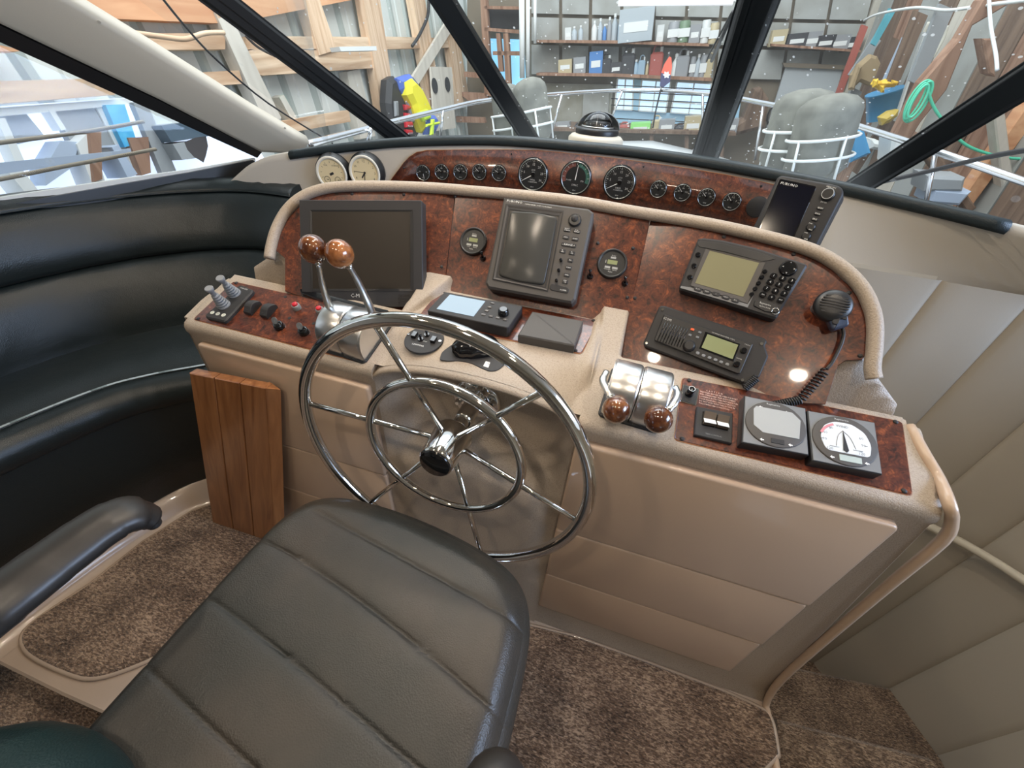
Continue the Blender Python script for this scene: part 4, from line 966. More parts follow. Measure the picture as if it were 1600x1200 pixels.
lever(D, [DS.at(948, 580, .055), DS.at(942, 594, .058), DS.at(949, 610, .062), DS.at(956, 625, .060)], DS.at(962.5, 640, .052), [.006, .0075, .0075, .006])
lever(D, [DS.at(1055, 604, .055), DS.at(1059, 616, .058), DS.at(1053, 630, .062), DS.at(1043, 642, .060)], DS.at(1028.5, 655, .052), [.006, .0075, .0075, .006])
o_ = DS.at(536, 556, .002)
D = Dev('shift_control', DS.off(.002), [(536, 556)], 'aluminium control head with both levers raised, left of the wheel', 'throttle', center=o_, x=(DS.at(572, 566)-DS.at(503, 545)))
a = MB(); a.rbox(.0, .058, .124, .126, -.002, .003, .010, .001); D.part(a, 'base_plate', M['black'])
drum(D, -.058, -.0008, .115, .078, M['alu'], 'drum'); drum(D, .0008, .058, .115, .078, M['alu'], 'drum')
lever(D, [DS.at(524, 500, .045), DS.at(515, 480, .075), DS.at(505, 450, .13), DS.at(498, 412, .185)], DS.at(490, 389.5, .205), [.013, .010, .008, .0065], knr=.0275)
lever(D, [DS.at(586, 508, .045), DS.at(580, 485, .085), DS.at(562, 445, .14), DS.at(545, 415, .185)], DS.at(530.5, 397, .205), [.013, .010, .008, .0065], km='knob2', knr=.0275)
# ---- starboard plate: mirror control, caution text, bow rocker, two square displays
D = Dev('light_switch', DS.off(.006), [(1066, 600), (1093, 609), (1087.6, 634.7), (1062, 628)], 'black square switch with round knob at the corner of the starboard plate', 'switch')
D.poly([(1067, 600), (1093, 607.5), (1087.8, 634), (1062.5, 627)], -.002, 0, M['chrome'], 'surround', .003, .0004)
D.poly([(1068, 602), (1091, 609), (1086.5, 632.5), (1064, 626)], 0, .001, M['black'], 'face', .002, .0002)
D.knob(1081.5, 607.5, .0085, 0, .020, M['blackgloss'], 'knob', .0075, 20)
x, y = D.l(1081.5, 607.5, .020); a = MB(); a.tube([(x+.0058*math.cos(k/20*6.283), y+.0058*math.sin(k/20*6.283), .0203) for k in range(20)], .0006, 5, closed=True); a.box(x-.0004, x+.0004, y-.004, y, .020, .0206); D.part(a, 'pointer_ring', M['white'])
ca = MB(); xd = (DS.at(1150, 625)-DS.at(1092, 612)).normalized(); CM = frame(DS.at(1121, 616.5, .0042), xd, DS.n)
for k, t in enumerate(['C  A  U  T  I  O  N', 'TRIM TABS SHOULD BE USED FOR PORT', 'AND STARBOARD TRIM ADJUSTMENT.', 'LOWERING BOTH TABS MAY RESULT IN', 'POOR HANDLING CHARACTERISTICS.', 'DO NOT RUN WITH TABS DOWN IN', 'FOLLOWING SEA CONDITIONS.']):
    text_mb(ca, t, -.034+(.012 if k == 0 else 0), .0035-.0056*k, .0050, .0003, CM, 'LEFT', 0, .80)
cpart(ca, 'caution_lettering', simple('caution_print', (.80, .55, .48), .5))
D = Dev('trim_tab_switch', DS.off(.012), [(1088, 634.5), (1145.5, 645), (1144, 693), (1085, 679)], 'black twin rocker switch panel reading bow down', 'switch panel')
D.poly([(1089, 634.5), (1145.5, 645.5), (1144, 693), (1085, 679)], -.008, 0, M['dgrey'], 'housing', .001, .0015)
D.poly([(1098, 643), (1139.5, 653), (1137, 673), (1096, 664)], 0, .001, M['blackgloss'], 'well', 0, 0)
for q in ([(1099.5, 645), (1117.5, 649), (1117, 666), (1098.5, 662.5)], [(1120, 650), (1138, 654), (1137, 671), (1119.5, 667)]):
    c4 = [D.l(*p, .002) for p in q]; c4 = [Vector((*p, 0)) for p in c4]; tl, tr, brr, bl = c4; mid_l = tl*.5+bl*.5; mid_r = tr*.5+brr*.5; a = MB()
    z0, z1, z2 = .003, .0035, .011
    vs = [tl+Vector((0, 0, z2)), tr+Vector((0, 0, z2)), mid_r+Vector((0, 0, z1)), mid_l+Vector((0, 0, z1)), brr+Vector((0, 0, z2-.001)), bl+Vector((0, 0, z2-.001)), tl, tr, brr, bl]
    a.add(vs, [(0, 3, 2, 1), (3, 5, 4, 2), (0, 1, 7, 6), (5, 9, 8, 4), (0, 6, 9, 5, 3), (1, 2, 4, 8, 7)]); o = D.part(a, 'rocker', simple('brown_rocker', (.12, .09, .065), .25, coat=.4))
    a = MB(); e = .0004; up = Vector((0, 0, e)); a.add([vs[3]+up, vs[5]+up, vs[4]+up, vs[2]+up, vs[3]-up, vs[5]-up, vs[4]-up, vs[2]-up], [(0, 1, 2, 3), (4, 7, 6, 5), (0, 4, 5, 1), (1, 5, 6, 2), (2, 6, 7, 3), (3, 7, 4, 0)]); a.build('white_half', M['ext_white'], o)['label'] = 'pale lower half of the rocker'
tx = MB(); D.text(tx, 'BOW  DOWN', 1118, 644.5, .0075, .0003, sx=1.15); D.part(tx, 'lettering', M['black'])
tx = MB(); D.text(tx, 'TRIM CONTROL', 1115, 680, .004, .0003); D.part(tx, 'badge_lettering', M['mgrey'])
# square marine displays
def sqdisp(quad, name, label):
    D = Dev(name, DS.off(.026), quad, label, 'display', 'square grey displays on the starboard plate')
    D.poly(quad, -.024, 0, M['black'], 'housing', .0015, .001)
    tl, tr, brr, bl = [Vector(p) for p in quad]
    def uv(u, v): a = tl+(tr-tl)*u; b = bl+(brr-bl)*u; q = a+(b-a)*v; return (q.x, q.y)
    D.uv = uv
    D.poly([uv(*p) for p in [(.015, .015), (.985, .015), (.985, .985), (.015, .985)]], 0, .0012, M['mgrey'], 'bezel', .001, .0006)
    D.poly([uv(.5+.475*math.cos(a/28*6.283), .5+.475*math.sin(a/28*6.283)) for a in range(28)], .0012, .0036, M['grey'], 'raised_ring', 0, .0018, True)
    return D
def arrow(D, u, v, s, d, z):
    x, y = D.l(*D.uv(u, v), z); w = .0024*s; mb = MB(); mb.add([(x-d*w*1.6, y, z), (x, y+w*1.3, z), (x, y+w*.5, z), (x+d*w*1.4, y+w*.5, z), (x+d*w*1.4, y-w*.5, z), (x, y-w*.5, z), (x, y-w*1.3, z)], [(0, 6, 5, 4, 3, 2, 1) if d < 0 else (0, 1, 2, 3, 4, 5, 6)]); return mb
D = sqdisp([(1163, 618), (1259, 638), (1264, 712), (1159, 691.5)], 'depth_display', 'square grey display with blank silver screen on the starboard plate')
D.poly([(1176, 640), (1180, 636), (1236, 646.5), (1249, 659), (1247, 688), (1190, 677), (1176, 665)], .0036, .0046, M['silver_lcd'], 'screen', .001, .0003)
for u, v, d in [(.27, .17, 1), (.68, .17, -1), (.30, .85, 1), (.73, .85, 1)]: D.part(arrow(D, u, v, 1, d, .0042), 'arrow_mark', M['white'])
D.poly([D.uv(*p) for p in [(.42, .80), (.62, .80), (.62, .90), (.42, .90)]], .0036, .0046, M['dgrey'], 'badge', .001, .0003)
tx = MB(); D.text(tx, 'Raymarine', *D.uv(.47, .07), .0055, .0040); D.part(tx, 'lettering', M['greyprint'])
D = sqdisp([(1261, 641), (1367, 660), (1379, 742), (1269, 720)], 'wind_display', 'square grey display with white wind angle dial at the starboard end')
q = [(.20, .74), (.135, .50), (.20, .26), (.36, .15), (.62, .15), (.80, .28), (.87, .50), (.83, .74)]
D.poly([D.uv(*p) for p in q], .0036, .0046, M['dial_white'], 'dial', .008, .0003)
a = MB(); c0 = D.l(*D.uv(.52, .70), .005); 
def P3(u, v): p = D.l(*D.uv(u, v), .005); return Vector((p[0], p[1], .005))
vs = [P3(.50, .28), P3(.475, .66), P3(.52, .70), P3(.555, .66)]; a.add(vs+[v+Vector((0, 0, .0006)) for v in vs], [(0, 1, 2, 3), (7, 6, 5, 4), (0, 4, 5, 1), (1, 5, 6, 2), (2, 6, 7, 3), (3, 7, 4, 0)]); D.part(a, 'needle', M['dgrey'])
a = MB()
a.tube([P3(.50, .28), P3(.42, .40), P3(.38, .60)], .0004, 4, sub=4); a.tube([P3(.50, .28), P3(.60, .40), P3(.66, .60)], .0004, 4, sub=4)
for u, v, u2, v2 in [(.28, .62, .42, .62), (.62, .62, .76, .62), (.15, .50, .19, .50), (.84, .50, .80, .50)]: a.tube([P3(u, v), P3(u2, v2)], .0004, 4)
D.part(a, 'hull_outline', M['grey'])['kind'] = 'stuff'
a = MB(); rr = []
for q_ in (.36, .32): rr.append([P3(.50+q_*math.cos(rad(t))*1.0, .50-q_*math.sin(rad(t))*1.0) for t in range(112, 166, 6)])
a.grid(rr, False); D.part(a, 'red_sector', simple('dial_red', (.65, .25, .28), .5))
tx = MB()
for t, u, v in [('30', .33, .26), ('60', .24, .37), ('90', .22, .50), ('120', .28, .67), ('90', .78, .50), ('120', .74, .67), ('WIND', .50, .20), ('60', .76, .37)]: D.text(tx, t, *D.uv(u, v), .0075, .0050)
D.part(tx, 'dial_numbers', M['mgrey'])
D.poly([D.uv(*p) for p in [(.38, .78), (.70, .78), (.70, .90), (.38, .90)]], .0036, .0046, simple('pale_lcd', (.45, .52, .50), .15, coat=.5), 'readout', .001, .0003)
for u, v in [(.30, .84), (.80, .84)]: D.part(arrow(D, u, v, 1, 1, .0042), 'arrow_mark', M['white'])
tx = MB(); D.text(tx, 'Raymarine', *D.uv(.50, .07), .0055, .0040); D.part(tx, 'lettering', M['greyprint'])
# ================================================================ steering wheel
WC = Vector((-.261, .473, .813)); nW = Vector((-.013, -1, .034)).normalized()
WM = frame(WC, (1, 0, 0), nW)     # local z points at the helmsman
r = root('steering_wheel', WM, 'large polished steel steering wheel with double ring and six spokes', 'steering wheel')
def ring(R_, rr, z, n=96): 
    a = MB(); a.tube([(R_*math.cos(k/n*2*math.pi), R_*math.sin(k/n*2*math.pi), z) for k in range(n)], rr, 14, closed=True); return a
ring(.300, .0122, 0).build('rim', M['chrome'], r); ring(.166, .0098, -.024).build('inner_ring', M['chrome'], r)
for k in range(6):
    a = rad(50-60*k); a_ = MB(); a_.tube([(.030*math.cos(a), .030*math.sin(a), -.050), (.166*math.cos(a), .166*math.sin(a), -.024), (.292*math.cos(a), .292*math.sin(a), -.001)], .0060, 10); a_.build('spoke', M['chrome'], r)
h = MB(); h.lathe([(.0175, -.082), (.040, -.080), (.043, -.074), (.036, .004), (.0345, .010), (.031, .011)], 40); h.build('hub', M['chrome'], r)
h = MB(); h.lathe([(.0325, .009), (.0325, .013), (.031, .015), (.0001, .0155)], 40, caps=False); h.build('hub_cap', M['blackgloss'], r)['label'] = 'glossy black hub cap'
h = MB(); h.lathe([(.0165, -.13), (.0165, -.08)], 20); h.lathe([(.0215, -.20), (.0215, -.125), (.019, -.122)], 24); h.build('shaft', M['chrome'], r)
h = MB(); h.lathe([(.060, -.212), (.060, -.204), (.054, -.200), (.022, -.198)], 36); 
for k in range(6): a = rad(15+60*k); h.lathe([(.0075, -.201), (.0075, -.192), (.0045, -.188)], 12, Matrix.Translation((.045*math.cos(a), .045*math.sin(a), 0)))
h.build('mounting_flange', M['chrome'], r)
# ================================================================ compass on the dash top
cp0 = yat(931, 216, 1.74); CX = Vector((1, -.02, 0))
r = root('compass', frame(cp0, CX, (0, 0, 1)), 'domed steering compass with black hood on a cream base above the brow', 'compass')
k_ = (yat(970, 213, 1.74)-yat(892, 213, 1.74)).length/2
a = MB(); a.lathe([(k_*1.10, -.06), (k_*1.10, .0), (k_*.98, .010), (k_*.80, .014)], 40); a.build('base', M['cream'], r)
a = MB(); a.lathe([(k_*.84, .010), (k_*.86, .026), (k_*.82, .032), (k_*.64, .034)], 40); a.build('body', M['black'], r)
a = MB(); a.sphere((0, 0, .036), k_*.60, 28, (1, 1, .82)); a.build('dome', M['domeglass'], r)
a = MB(); a.lathe([(k_*.50, .036), (k_*.47, .052), (.0001, .054)], 32, caps=False); a.build('card', M['dial_black'], r)
a = MB(); a.tube([(k_*.62*math.cos(q/30*6.283), k_*.62*math.sin(q/30*6.283), .036) for q in range(30)], .003, 6, closed=True); a.build('dome_ring', M['lever'], r)
tk = MB()
for k in range(36): tk.box(k_*.475, k_*.485, -.0006, .0006, .041, .048 if k % 3 == 0 else .044, Matrix.Rotation(rad(k*10), 4, 'Z'))
tk.build('card_marks', M['white'], r)['kind'] = 'stuff'
tk = MB(); tk.box(-.0008, .0008, -k_*.40, -k_*.38, .050, .075); tk.build('lubber_line', M['white'], r)
rows = []
for i in range(13):
    th = rad(4+ (172)*i/12); row = []
    for j in range(7):
        ph = rad(88*j/6); q = k_*.83
        row.append((q*math.cos(th)*math.cos(ph)*1.0, q*math.sin(th)*math.cos(ph)*.95+.012, .030+q*math.sin(ph)*.66))
    rows.append(row)
a = MB(); a.grid(rows); o = a.build('hood', M['ext_grey'], r); s_ = o.modifiers.new('s', 'SOLIDIFY'); s_.thickness = .003
# ================================================================ curved settee
J = [(-1.80, -.5), (-1.78, -.1), (-1.75, .2), (-1.725, .476), (-1.68, .67), (-1.60, .83), (-1.50, .95), (-1.36, 1.05), (-1.18, 1.10)]
T = [(-1.92, -.5), (-1.90, -.1), (-1.87, .3), (-1.82, .72), (-1.76, .97), (-1.66, 1.16), (-1.53, 1.29), (-1.41, 1.34), (-1.275, 1.35)]
SF = [(-1.55, -.5), (-1.54, -.1), (-1.52, .12), (-1.49, .337), (-1.435, .54), (-1.37, .64), (-1.28, .73), (-1.18, .82), (-1.06, .90)]
def cur(P, z): return spline([Vector((x, y, z)) for x, y in P], 6)
Jc, Tc, Sc = cur(J, .60), cur(T, 1.02), cur(SF, .585); n = len(Jc)
r = root('settee', (-1.6, .4, 0), 'curved dark green leather settee along the port side', 'settee')
RI = Matrix.Translation((1.6, -.4, 0))
def sp(mb, name, m, parent=None):
    o = mb.build(name, m, parent or r)
    if not parent: o.matrix_basis = RI
    return o
def wr_(i, s, f=1.0):   # soft folds in the leather
    return f*.0035*mnoise.noise(Vector((i*.33, s*1.7, 3.1)))
def lerp(a, b, t): return a+(b-a)*t
rows_u, rows_l, rows_t = [], [], []
for i in range(n):
    j, t = Jc[i], Tc[i]; out = Vector((t.x-j.x, t.y-j.y, 0)); 
    tan = (Tc[min(n-1, i+1)]-Tc[max(0, i-1)]); o = Vector((-tan.y, tan.x, 0)).normalized(); 
    if o.dot(Vector((t.x+1, t.y-.4, 0))) < 0: o = -o
    P = lambda s: lerp(j, t, s)
    f = 1.5
    rows_l.append([P(s)-o*(b+wr_(i, s*9, f)) for s, b in [(-.12, .0), (0, .0), (.06, .012), (.2, .022), (.35, .024), (.48, .018), (.52, .004), (.525, -.01)]])
    rows_u.append([P(s)-o*(b+wr_(i+40, s*9, f)) for s, b in [(.525, -.01), (.53, .006), (.57, .022), (.70, .030), (.85, .030), (.94, .024)]] + [P(.955)-o*.012])
    rows_t.append([P(.955)-o*.014, P(.962)-o*(.022), P(.985)-o*(.019+wr_(i*3, 2, 1.4)), P(1.02)-o*(.004)+Vector((0, 0, wr_(i*4, 5, 1.5))), P(1.035)+o*.03+Vector((0, 0, wr_(i*4, 8, 1.5))), P(1.03)+o*.075, P(.99)+o*.095, P(.5)+o*.13])
for rw, nm in ((rows_l, 'lower_backrest'), (rows_u, 'upper_backrest'), (rows_t, 'top_bolster')):
    a = MB(); a.grid(rw); a.f.append(tuple((n-1)*len(rw[0])+q for q in range(len(rw[0])))); a.sm.append(False); sp(a, nm, M['leather'])
pp = MB(); pp.tube([rw[1]+Vector((0, 0, .001)) for rw in rows_t], .0022, 5); sp(pp, 'piping', M['leather'])
rows_s, rows_f = [], []
for i in range(n):
    j, s = Jc[i], Sc[i]; d = (s-j); d.z = 0; L = d.length; d.normalize()
    rows_s.append([j-d*.06+Vector((0, 0, -.01)), j+d*.02+Vector((0, 0, .004)), j+d*L*.3+Vector((0, 0, .012+wr_(i, 1, 1.5))), j+d*L*.6+Vector((0, 0, .012+wr_(i, 3, 1.5))), j+d*L*.9+Vector((0, 0, .002)), j+d*L*.97+Vector((0, 0, -.008))])
    z0 = Vector((0, 0, 1)); wv = wr_(i*4, 2, 3.0)
    rows_f.append([s-d*L*.03-z0*.004, s-z0*.001+z0*wv, s+d*.035-z0*(.010)+z0*wv, s+d*.058-z0*.035+d*wv, s+d*.062-z0*.065+d*wv, s+d*.048-z0*.092, s+d*.040-z0*.100])
a = MB(); a.grid(rows_s); sp(a, 'seat_cushion', M['leather'])
a = MB(); a.grid(rows_f); sp(a, 'front_roll', M['leather'])
pp = MB(); pp.tube([rw[0]+Vector((0, 0, .003)) for rw in rows_f], .0026, 5); sp(pp, 'piping', M['leather'])
rows = []
for i in range(n):
    j, s = Jc[i], Sc[i]; d = (s-j); d.z = 0; d.normalize(); b = s+d*.040
    rows.append([Vector((b.x, b.y, .486)), Vector((b.x, b.y, .30))-d*.01, Vector((b.x, b.y, .10))-d*.03, Vector((b.x, b.y, .09))-d*.06])
a = MB(); a.grid(rows); sp(a, 'base', M['leather'])
kb = MB(); rows = []
for i in range(n):
    j, s = Jc[i], Sc[i]; d = (s-j); d.z = 0; d.normalize(); b = Vector((s.x, s.y, 0))
    rows.append([b-d*.02+Vector((0, 0, .10)), b+d*.015+Vector((0, 0, .095)), b+d*.03+Vector((0, 0, .02)), b+d*.05+Vector((0, 0, .002)), b+d*.08+Vector((0, 0, -.003))])
kb.grid(rows); struct(kb, 'baseboard_port', M['gel2'])
# ================================================================ helm chair
r = root('helm_chair', (-.28, .12, 0), 'dark green leather helm chair with stitched panels before the wheel', 'chair')
RI2 = Matrix.Translation((.28, -.12, 0))
def hp(mb, name, m, parent=None, label=None):
    o = mb.build(name, m, parent or r)
    if not parent: o.matrix_basis = RI2
    if label: o['label'] = label
    return o
ZS = .72; sx0, sx1, sy0, sy1 = -.545, -.012, -.30, .372
def seat_pt(u, v, h):   # superelliptic plan so the front corners are round
    cx, cy = (sx0+sx1)/2, (sy0+sy1)/2; a, b = (sx1-sx0)/2, (sy1-sy0)/2
    return Vector((cx+a*u, cy+b*v, ZS+h))
seams = [-.11+.105*k for k in range(5)]
front_skew = lambda x: .034*(1-((x-(sx0+sx1)/2)/.27)**2) - .075*(x-(sx0+sx1)/2)
NU, NV = 70, 260; rows = []
for iv in range(NV+1):
    v = -1+2*iv/NV; row = []
    for iu in range(NU+1):
        u = -1+2*iu/NU
        # map square to rounded rectangle
        r_c = .26
        uu, vv = u, v
        m = max(abs(u), abs(v))
        if m > 0:
            k = 1.0
            au, av = abs(u), abs(v)
            p = 7; L = (au**p+av**p)**(1/p); k = m/L if L > 0 else 1
            uu, vv = u*k, v*k
        q = seat_pt(uu, vv, 0); 
        edge = 1-m; hh = 0
        if edge < .13: t = 1-edge/.13; hh = -.035*t*t
        # shallow welts
        sl_ = -.17*(q.x+.53)
        dd = min(abs(q.y-y0-sl_) for y0 in (.248, .145, .051, -.045, -.14, -.235))
        fade = 1 if edge > .10 else .45
        hh -= (.0042*math.exp(-(dd/.010)) + (.0030 if dd < .0016 else 0))*fade
        df = abs(q.y+front_skew(q.x)*max(0, vv)-(.352+sl_*.88))
        if df < .02 and q.x > -.52 and q.x < -.02: hh -= (.0030*math.exp(-(df/.006)) + (.0018 if df < .0016 else 0))*sstep((q.x+.54)/.1)
        hh += .0016*mnoise.noise(q*7) + .006*(1-u*u)*(1-v*v)
        row.append((q.x, q.y+(front_skew(q.x) if v > 0 else 0)*max(0, v), q.z+hh))
    rows.append(row)
a = MB(); a.grid(rows)
# side wall of the cushion below the top
per = [rows[0][i] for i in range(NU+1)]+[rows[i][NU] for i in range(1, NV+1)]+[rows[NV][i] for i in range(NU-1, -1, -1)]+[rows[i][0] for i in range(NV-1, 0, -1)]
cxy = Vector(((sx0+sx1)/2, (sy0+sy1)/2, 0)); sr = []
for dz, dk in ((0, 0), (-.012, .012), (-.035, .016), (-.07, .010), (-.085, -.004)):
    sr.append([tuple(Vector(p)+Vector((0, 0, dz))+((Vector((p[0], p[1], 0))-cxy).normalized()*dk)) for p in per])
a.grid(sr, closed=True); hp(a, 'seat_cushion', M['leather_seat'])
a = MB(); a.rbox((sx0+sx1)/2, .02, .44, .56, .60, .640, .06, .01); hp(a, 'seat_base', M['black'])
a = MB(); a.lathe([(.17, .010), (.17, .022), (.055, .035), (.048, .05), (.048, .60), (.09, .605)], 32, Matrix.Translation((-.28, 0, 0))); hp(a, 'pedestal', M['chrome'])
# back rest: its padded front edge shows in the lower left corner of the view
bk = MB(); rows = []
for i in range(17):
    t = i/16; x = -.60+.62*t; row = []
    for y_, z_ in [(-.165, .70), (-.16, .78), (-.150, .86), (-.150, .93), (-.165, .965), (-.20, .98), (-.25, .96), (-.26, .80), (-.26, .68)]:
        bow = .05*(abs(2*t-1)**2.2); rr = .06*(abs(2*t-1)**8); row.append((x, y_+bow, z_-rr*(1 if z_ > .9 else 0)))
    rows.append(row)
bk.grid(rows); m_ = len(rows[0]); bk.f += [tuple(range(m_)), tuple(range(17*m_-1, 16*m_-1, -1))]; bk.sm += [False]*2
def armrest(pts, rr, name_='arm_rest'):
    a = MB(); a.tube(pts, rr, 16, sub=6, flat=.62); return a
al = [zat(-60, 985, .90), zat(20, 925, .905), zat(95, 868, .905), zat(160, 822, .905), zat(200, 803, .90), zat(228, 806, .880), zat(240, 818, .862)]
hp(armrest([al[0]+Vector((0, -.15, 0))]+al, [.040, .040, .038, .037, .036, .034, .028, .016]), 'arm_rest', M['arm'])
T_ = zat(768, 1196, .885)+Vector((0, .022, 0))
am = armrest([T_+Vector((.050, -.50, .0)), T_+Vector((.040, -.30, .0)), T_+Vector((.025, -.15, 0)), T_+Vector((.010, -.045, 0))], .034)
am.sphere((0, 0, 0), .0345, 20, (1, 1.15, .66), M=Matrix.Translation(T_+Vector((.010, -.045, 0)))); hp(am, 'arm_rest', M['arm'])
for x_, y_ in ((-.60, .02), (.03, -.05)):
    a = MB(); a.tube([(x_*.88-.03, y_-.32, .64), (x_*.95, y_-.32, .66), (x_, y_-.32, .72), (x_, y_-.3, .86)], .018, 10, sub=3); hp(a, 'arm_bracket', M['black'])
tb = MB(); c_ = zat(20, 1300, .74); tb.sphere((0, 0, 0), 1, 32, (abs(zat(235, 1300, .74).x-c_.x), abs(zat(40, 1128, .74).y-c_.y)+.02, .085), M=Matrix.Translation(c_)); hp(tb, 'back_cushion', leather('teal_leather', (.010, .028, .030), .4))
# ================================================================ teak board leaning on the console
bl, brr = zat(331, 817, .011), zat(431, 848, .011)
tl, tr = yat(297, 582, .548), yat(414, 608, .548)
xd = ((brr-bl)+(tr-tl)); yd = ((tl-bl)+(tr-brr)); nd = xd.cross(yd).normalized()
cen = (bl+brr+tl+tr)/4; BM = frame(cen, yd.cross(nd), nd); BI = BM.inverted()
r = root('teak_board', BM, 'varnished teak board of three planks leaning on the console', 'board')
c4 = [BI @ p for p in (tl, tr, brr, bl)]
for k in range(3):
    f0, f1 = k/3+(.004 if k else 0), (k+1)/3-(.004 if k < 2 else 0)
    pts = [c4[0].lerp(c4[1], f0), c4[0].lerp(c4[1], f1), c4[3].lerp(c4[2], f1), c4[3].lerp(c4[2], f0)]
    a = MB(); a.prism(ccw([(p.x, p.y) for p in pts]), -.022, 0, .002); a.build('plank', M['teak'], r)
a = MB(); a.prism(ccw([(c4[0].lerp(c4[1], .01).x, c4[0].y-.01), (c4[1].x-.004, c4[1].y-.01), (c4[2].x-.004, c4[2].y+.006), (c4[3].lerp(c4[2], .01).x, c4[3].y+.006)]), -.023, -.005, 0); a.build('backing', simple('dark_groove', (.05, .015, .006), .6), r)
a = MB(); e0 = c4[1]; e1 = c4[2]; a.add([(e0.x, e0.y, 0), (e0.x+.022, e0.y-.008, -.022), (e1.x+.022, e1.y+.004, -.022), (e1.x, e1.y, 0), (e0.x-.01, e0.y, -.022), (e1.x-.01, e1.y, -.022)], [(0, 3, 2, 1), (0, 1, 4), (3, 5, 2), (1, 2, 5, 4)]); a.build('edge_strip', M['teak'], r)
# ================================================================ windscreen, pillars, side windows
def bar(name, p0, p1, w, th, m, nrm, parent=None, extra=None):
    """a straight extrusion from p0 to p1, w wide, th deep, facing nrm"""
    p0, p1 = Vector(p0), Vector(p1); d = (p1-p0); L = d.length; Mx = frame(p0, d, nrm); a = MB()
    a.add([(0, -w/2, -th), (0, w/2, -th), (0, w/2, -.3*th), (0, w*.32, 0), (0, -w*.32, 0), (0, -w/2, -.3*th)]+[(L, y, z) for y, z in [(-w/2, -th), (w/2, -th), (w/2, -.3*th), (w*.32, 0), (-w*.32, 0), (-w/2, -.3*th)]],
          [(i, (i+1) % 6, 6+(i+1) % 6, 6+i) for i in range(6)]+[(5, 4, 3, 2, 1, 0), (6, 7, 8, 9, 10, 11)], M=Mx)
    if extra:
        for y0, y1, z in extra: a.box(0, L, y0*w, y1*w, z-.004, z, Mx)
    o = a.build(name, m, parent); 
    if parent is None: o['kind'] = 'structure'
    return o
def mull(bot, yb, top_, yt, ext=1.5):
    b = yat(*bot, yb); t = yat(*top_, yt); d = t-b; return b-d.normalized()*.12, t+d.normalized()*ext
win = bpy.data.objects.new('window_1', None); COL.objects.link(win); win['kind'] = 'structure'
def face_n(p0, p1): 
    d = (p1-p0).normalized(); mid = (p0+p1)/2; v = (EYE-mid); return (v-d*v.dot(d)).normalized()
m1 = mull((632, 222), 1.95, (340, -3), 1.30); m2 = mull((825, 212), 2.45, (692, 0), 1.95); m3 = mull((1106, 232), 2.45, (1185, 0), 1.90); m4 = mull((1352, 284), 2.15, (1610, 122), 1.62)
bar('mullion', *m1, .076, .05, M['frame'], face_n(*m1), win, [(-.5, -.42, .002), (.42, .5, .002), (-.06, .02, .006)])
bar('mullion', *m2, .090, .05, M['frame'], face_n(*m2), win, [(-.5, -.42, .002), (.42, .5, .002)])
bar('mullion', *m3, .130, .06, M['frame'], face_n(*m3), win, [(-.5, -.45, .002), (.45, .5, .002), (.04, .12, .008), (.16, .22, .006)])
bar('mullion', *m4, .090, .05, M['frame'], face_n(*m4), win, [(-.5, -.42, .002), (.42, .5, .002)])
# glass panes between them
lo_p = [zat(490, 236, 1.10), m1[0], m2[0], m3[0], m4[0], Vector((1.75, .9, 1.02))]
hi_p = [Vector((-1.75, .2, 1.95)), m1[1], m2[1], m3[1], m4[1], Vector((1.78, -.1, 1.9))]
pl_a, pl_b = yat(470, 228, 1.66), xat(-60, -20, -1.72)
for k in range(1, 4):
    a = MB(); off = Vector((0, .02, .01)); a.add([lo_p[k]+off, lo_p[k+1]+off, hi_p[k+1]+off, hi_p[k]+off], [(0, 1, 2, 3)]); a.build('pane', M['glass'], win)
a = MB(); a.add([m1[0]+Vector((-.02, .02, 0)), m1[1]+Vector((-.02, .02, 0)), pl_b+Vector((.1, 1.2, 1.0)), pl_a+Vector((-.05, .25, -.02))], [(0, 1, 2, 3)]); a.build('pane', M['glass_clean'], win)
a = MB(); a.add([m4[0]+Vector((.03, .02, 0)), m4[1]+Vector((.03, .02, 0)), Vector((1.85, .6, 1.95)), Vector((1.95, 1.2, 1.02))], [(0, 3, 2, 1)]); a.build('pane', M['glass_clean'], win)
# cream pillar with black seal below, port side
P1, P2 = yat(470, 236, 1.62), xat(0, 24, -1.72); Vn = Vector((.35, -.25, .9)); nS = (P2-P1).cross(Vn).normalized()
if nS.dot(EYE-P1) < 0: nS = -nS
PS = Pl(P1, nS, P2-P1)
def slab(pl, pxs, z0, z1, name, m, kind='structure', c=0.0, r=0, parent=None, smooth=False):
    Mx = frame(pl.o, pl.x, pl.n); Mi = Mx.inverted(); cs = ccw([tuple((Mi @ pl.at(*p))[:2]) for p in pxs]); a = MB(); a.prism(roundpoly(cs, r) if r else cs, z0, z1, c, Mx, smooth); o = a.build(name, m, parent)
    if kind and not parent: o['kind'] = kind
    return o
slab(PS, [(-120, -125), (112, 0), (240, 77), (400, 176), (462, 212), (486, 226), (470, 244), (408, 241), (250, 160), (0, 42), (-120, -17)], -.06, .0, 'trim_1', M['cream'], c=.02, smooth=True)
slab(PS.off(-.01), [(-120, -20), (0, 40), (250, 158), (409, 238), (402, 247), (250, 178), (0, 66), (-120, 5)], -.05, .0, 'trim_2', M['frame'])
sk = MB(); 
for px, py in [(155, 34), (445, 200)]: p = PS.at(px, py); sk.cyl(0, 0, .004, 0, .0015, 10, M=frame(p, PS.x, PS.n))
sk_o = struct(sk, 'trim_screws', M['cream'])
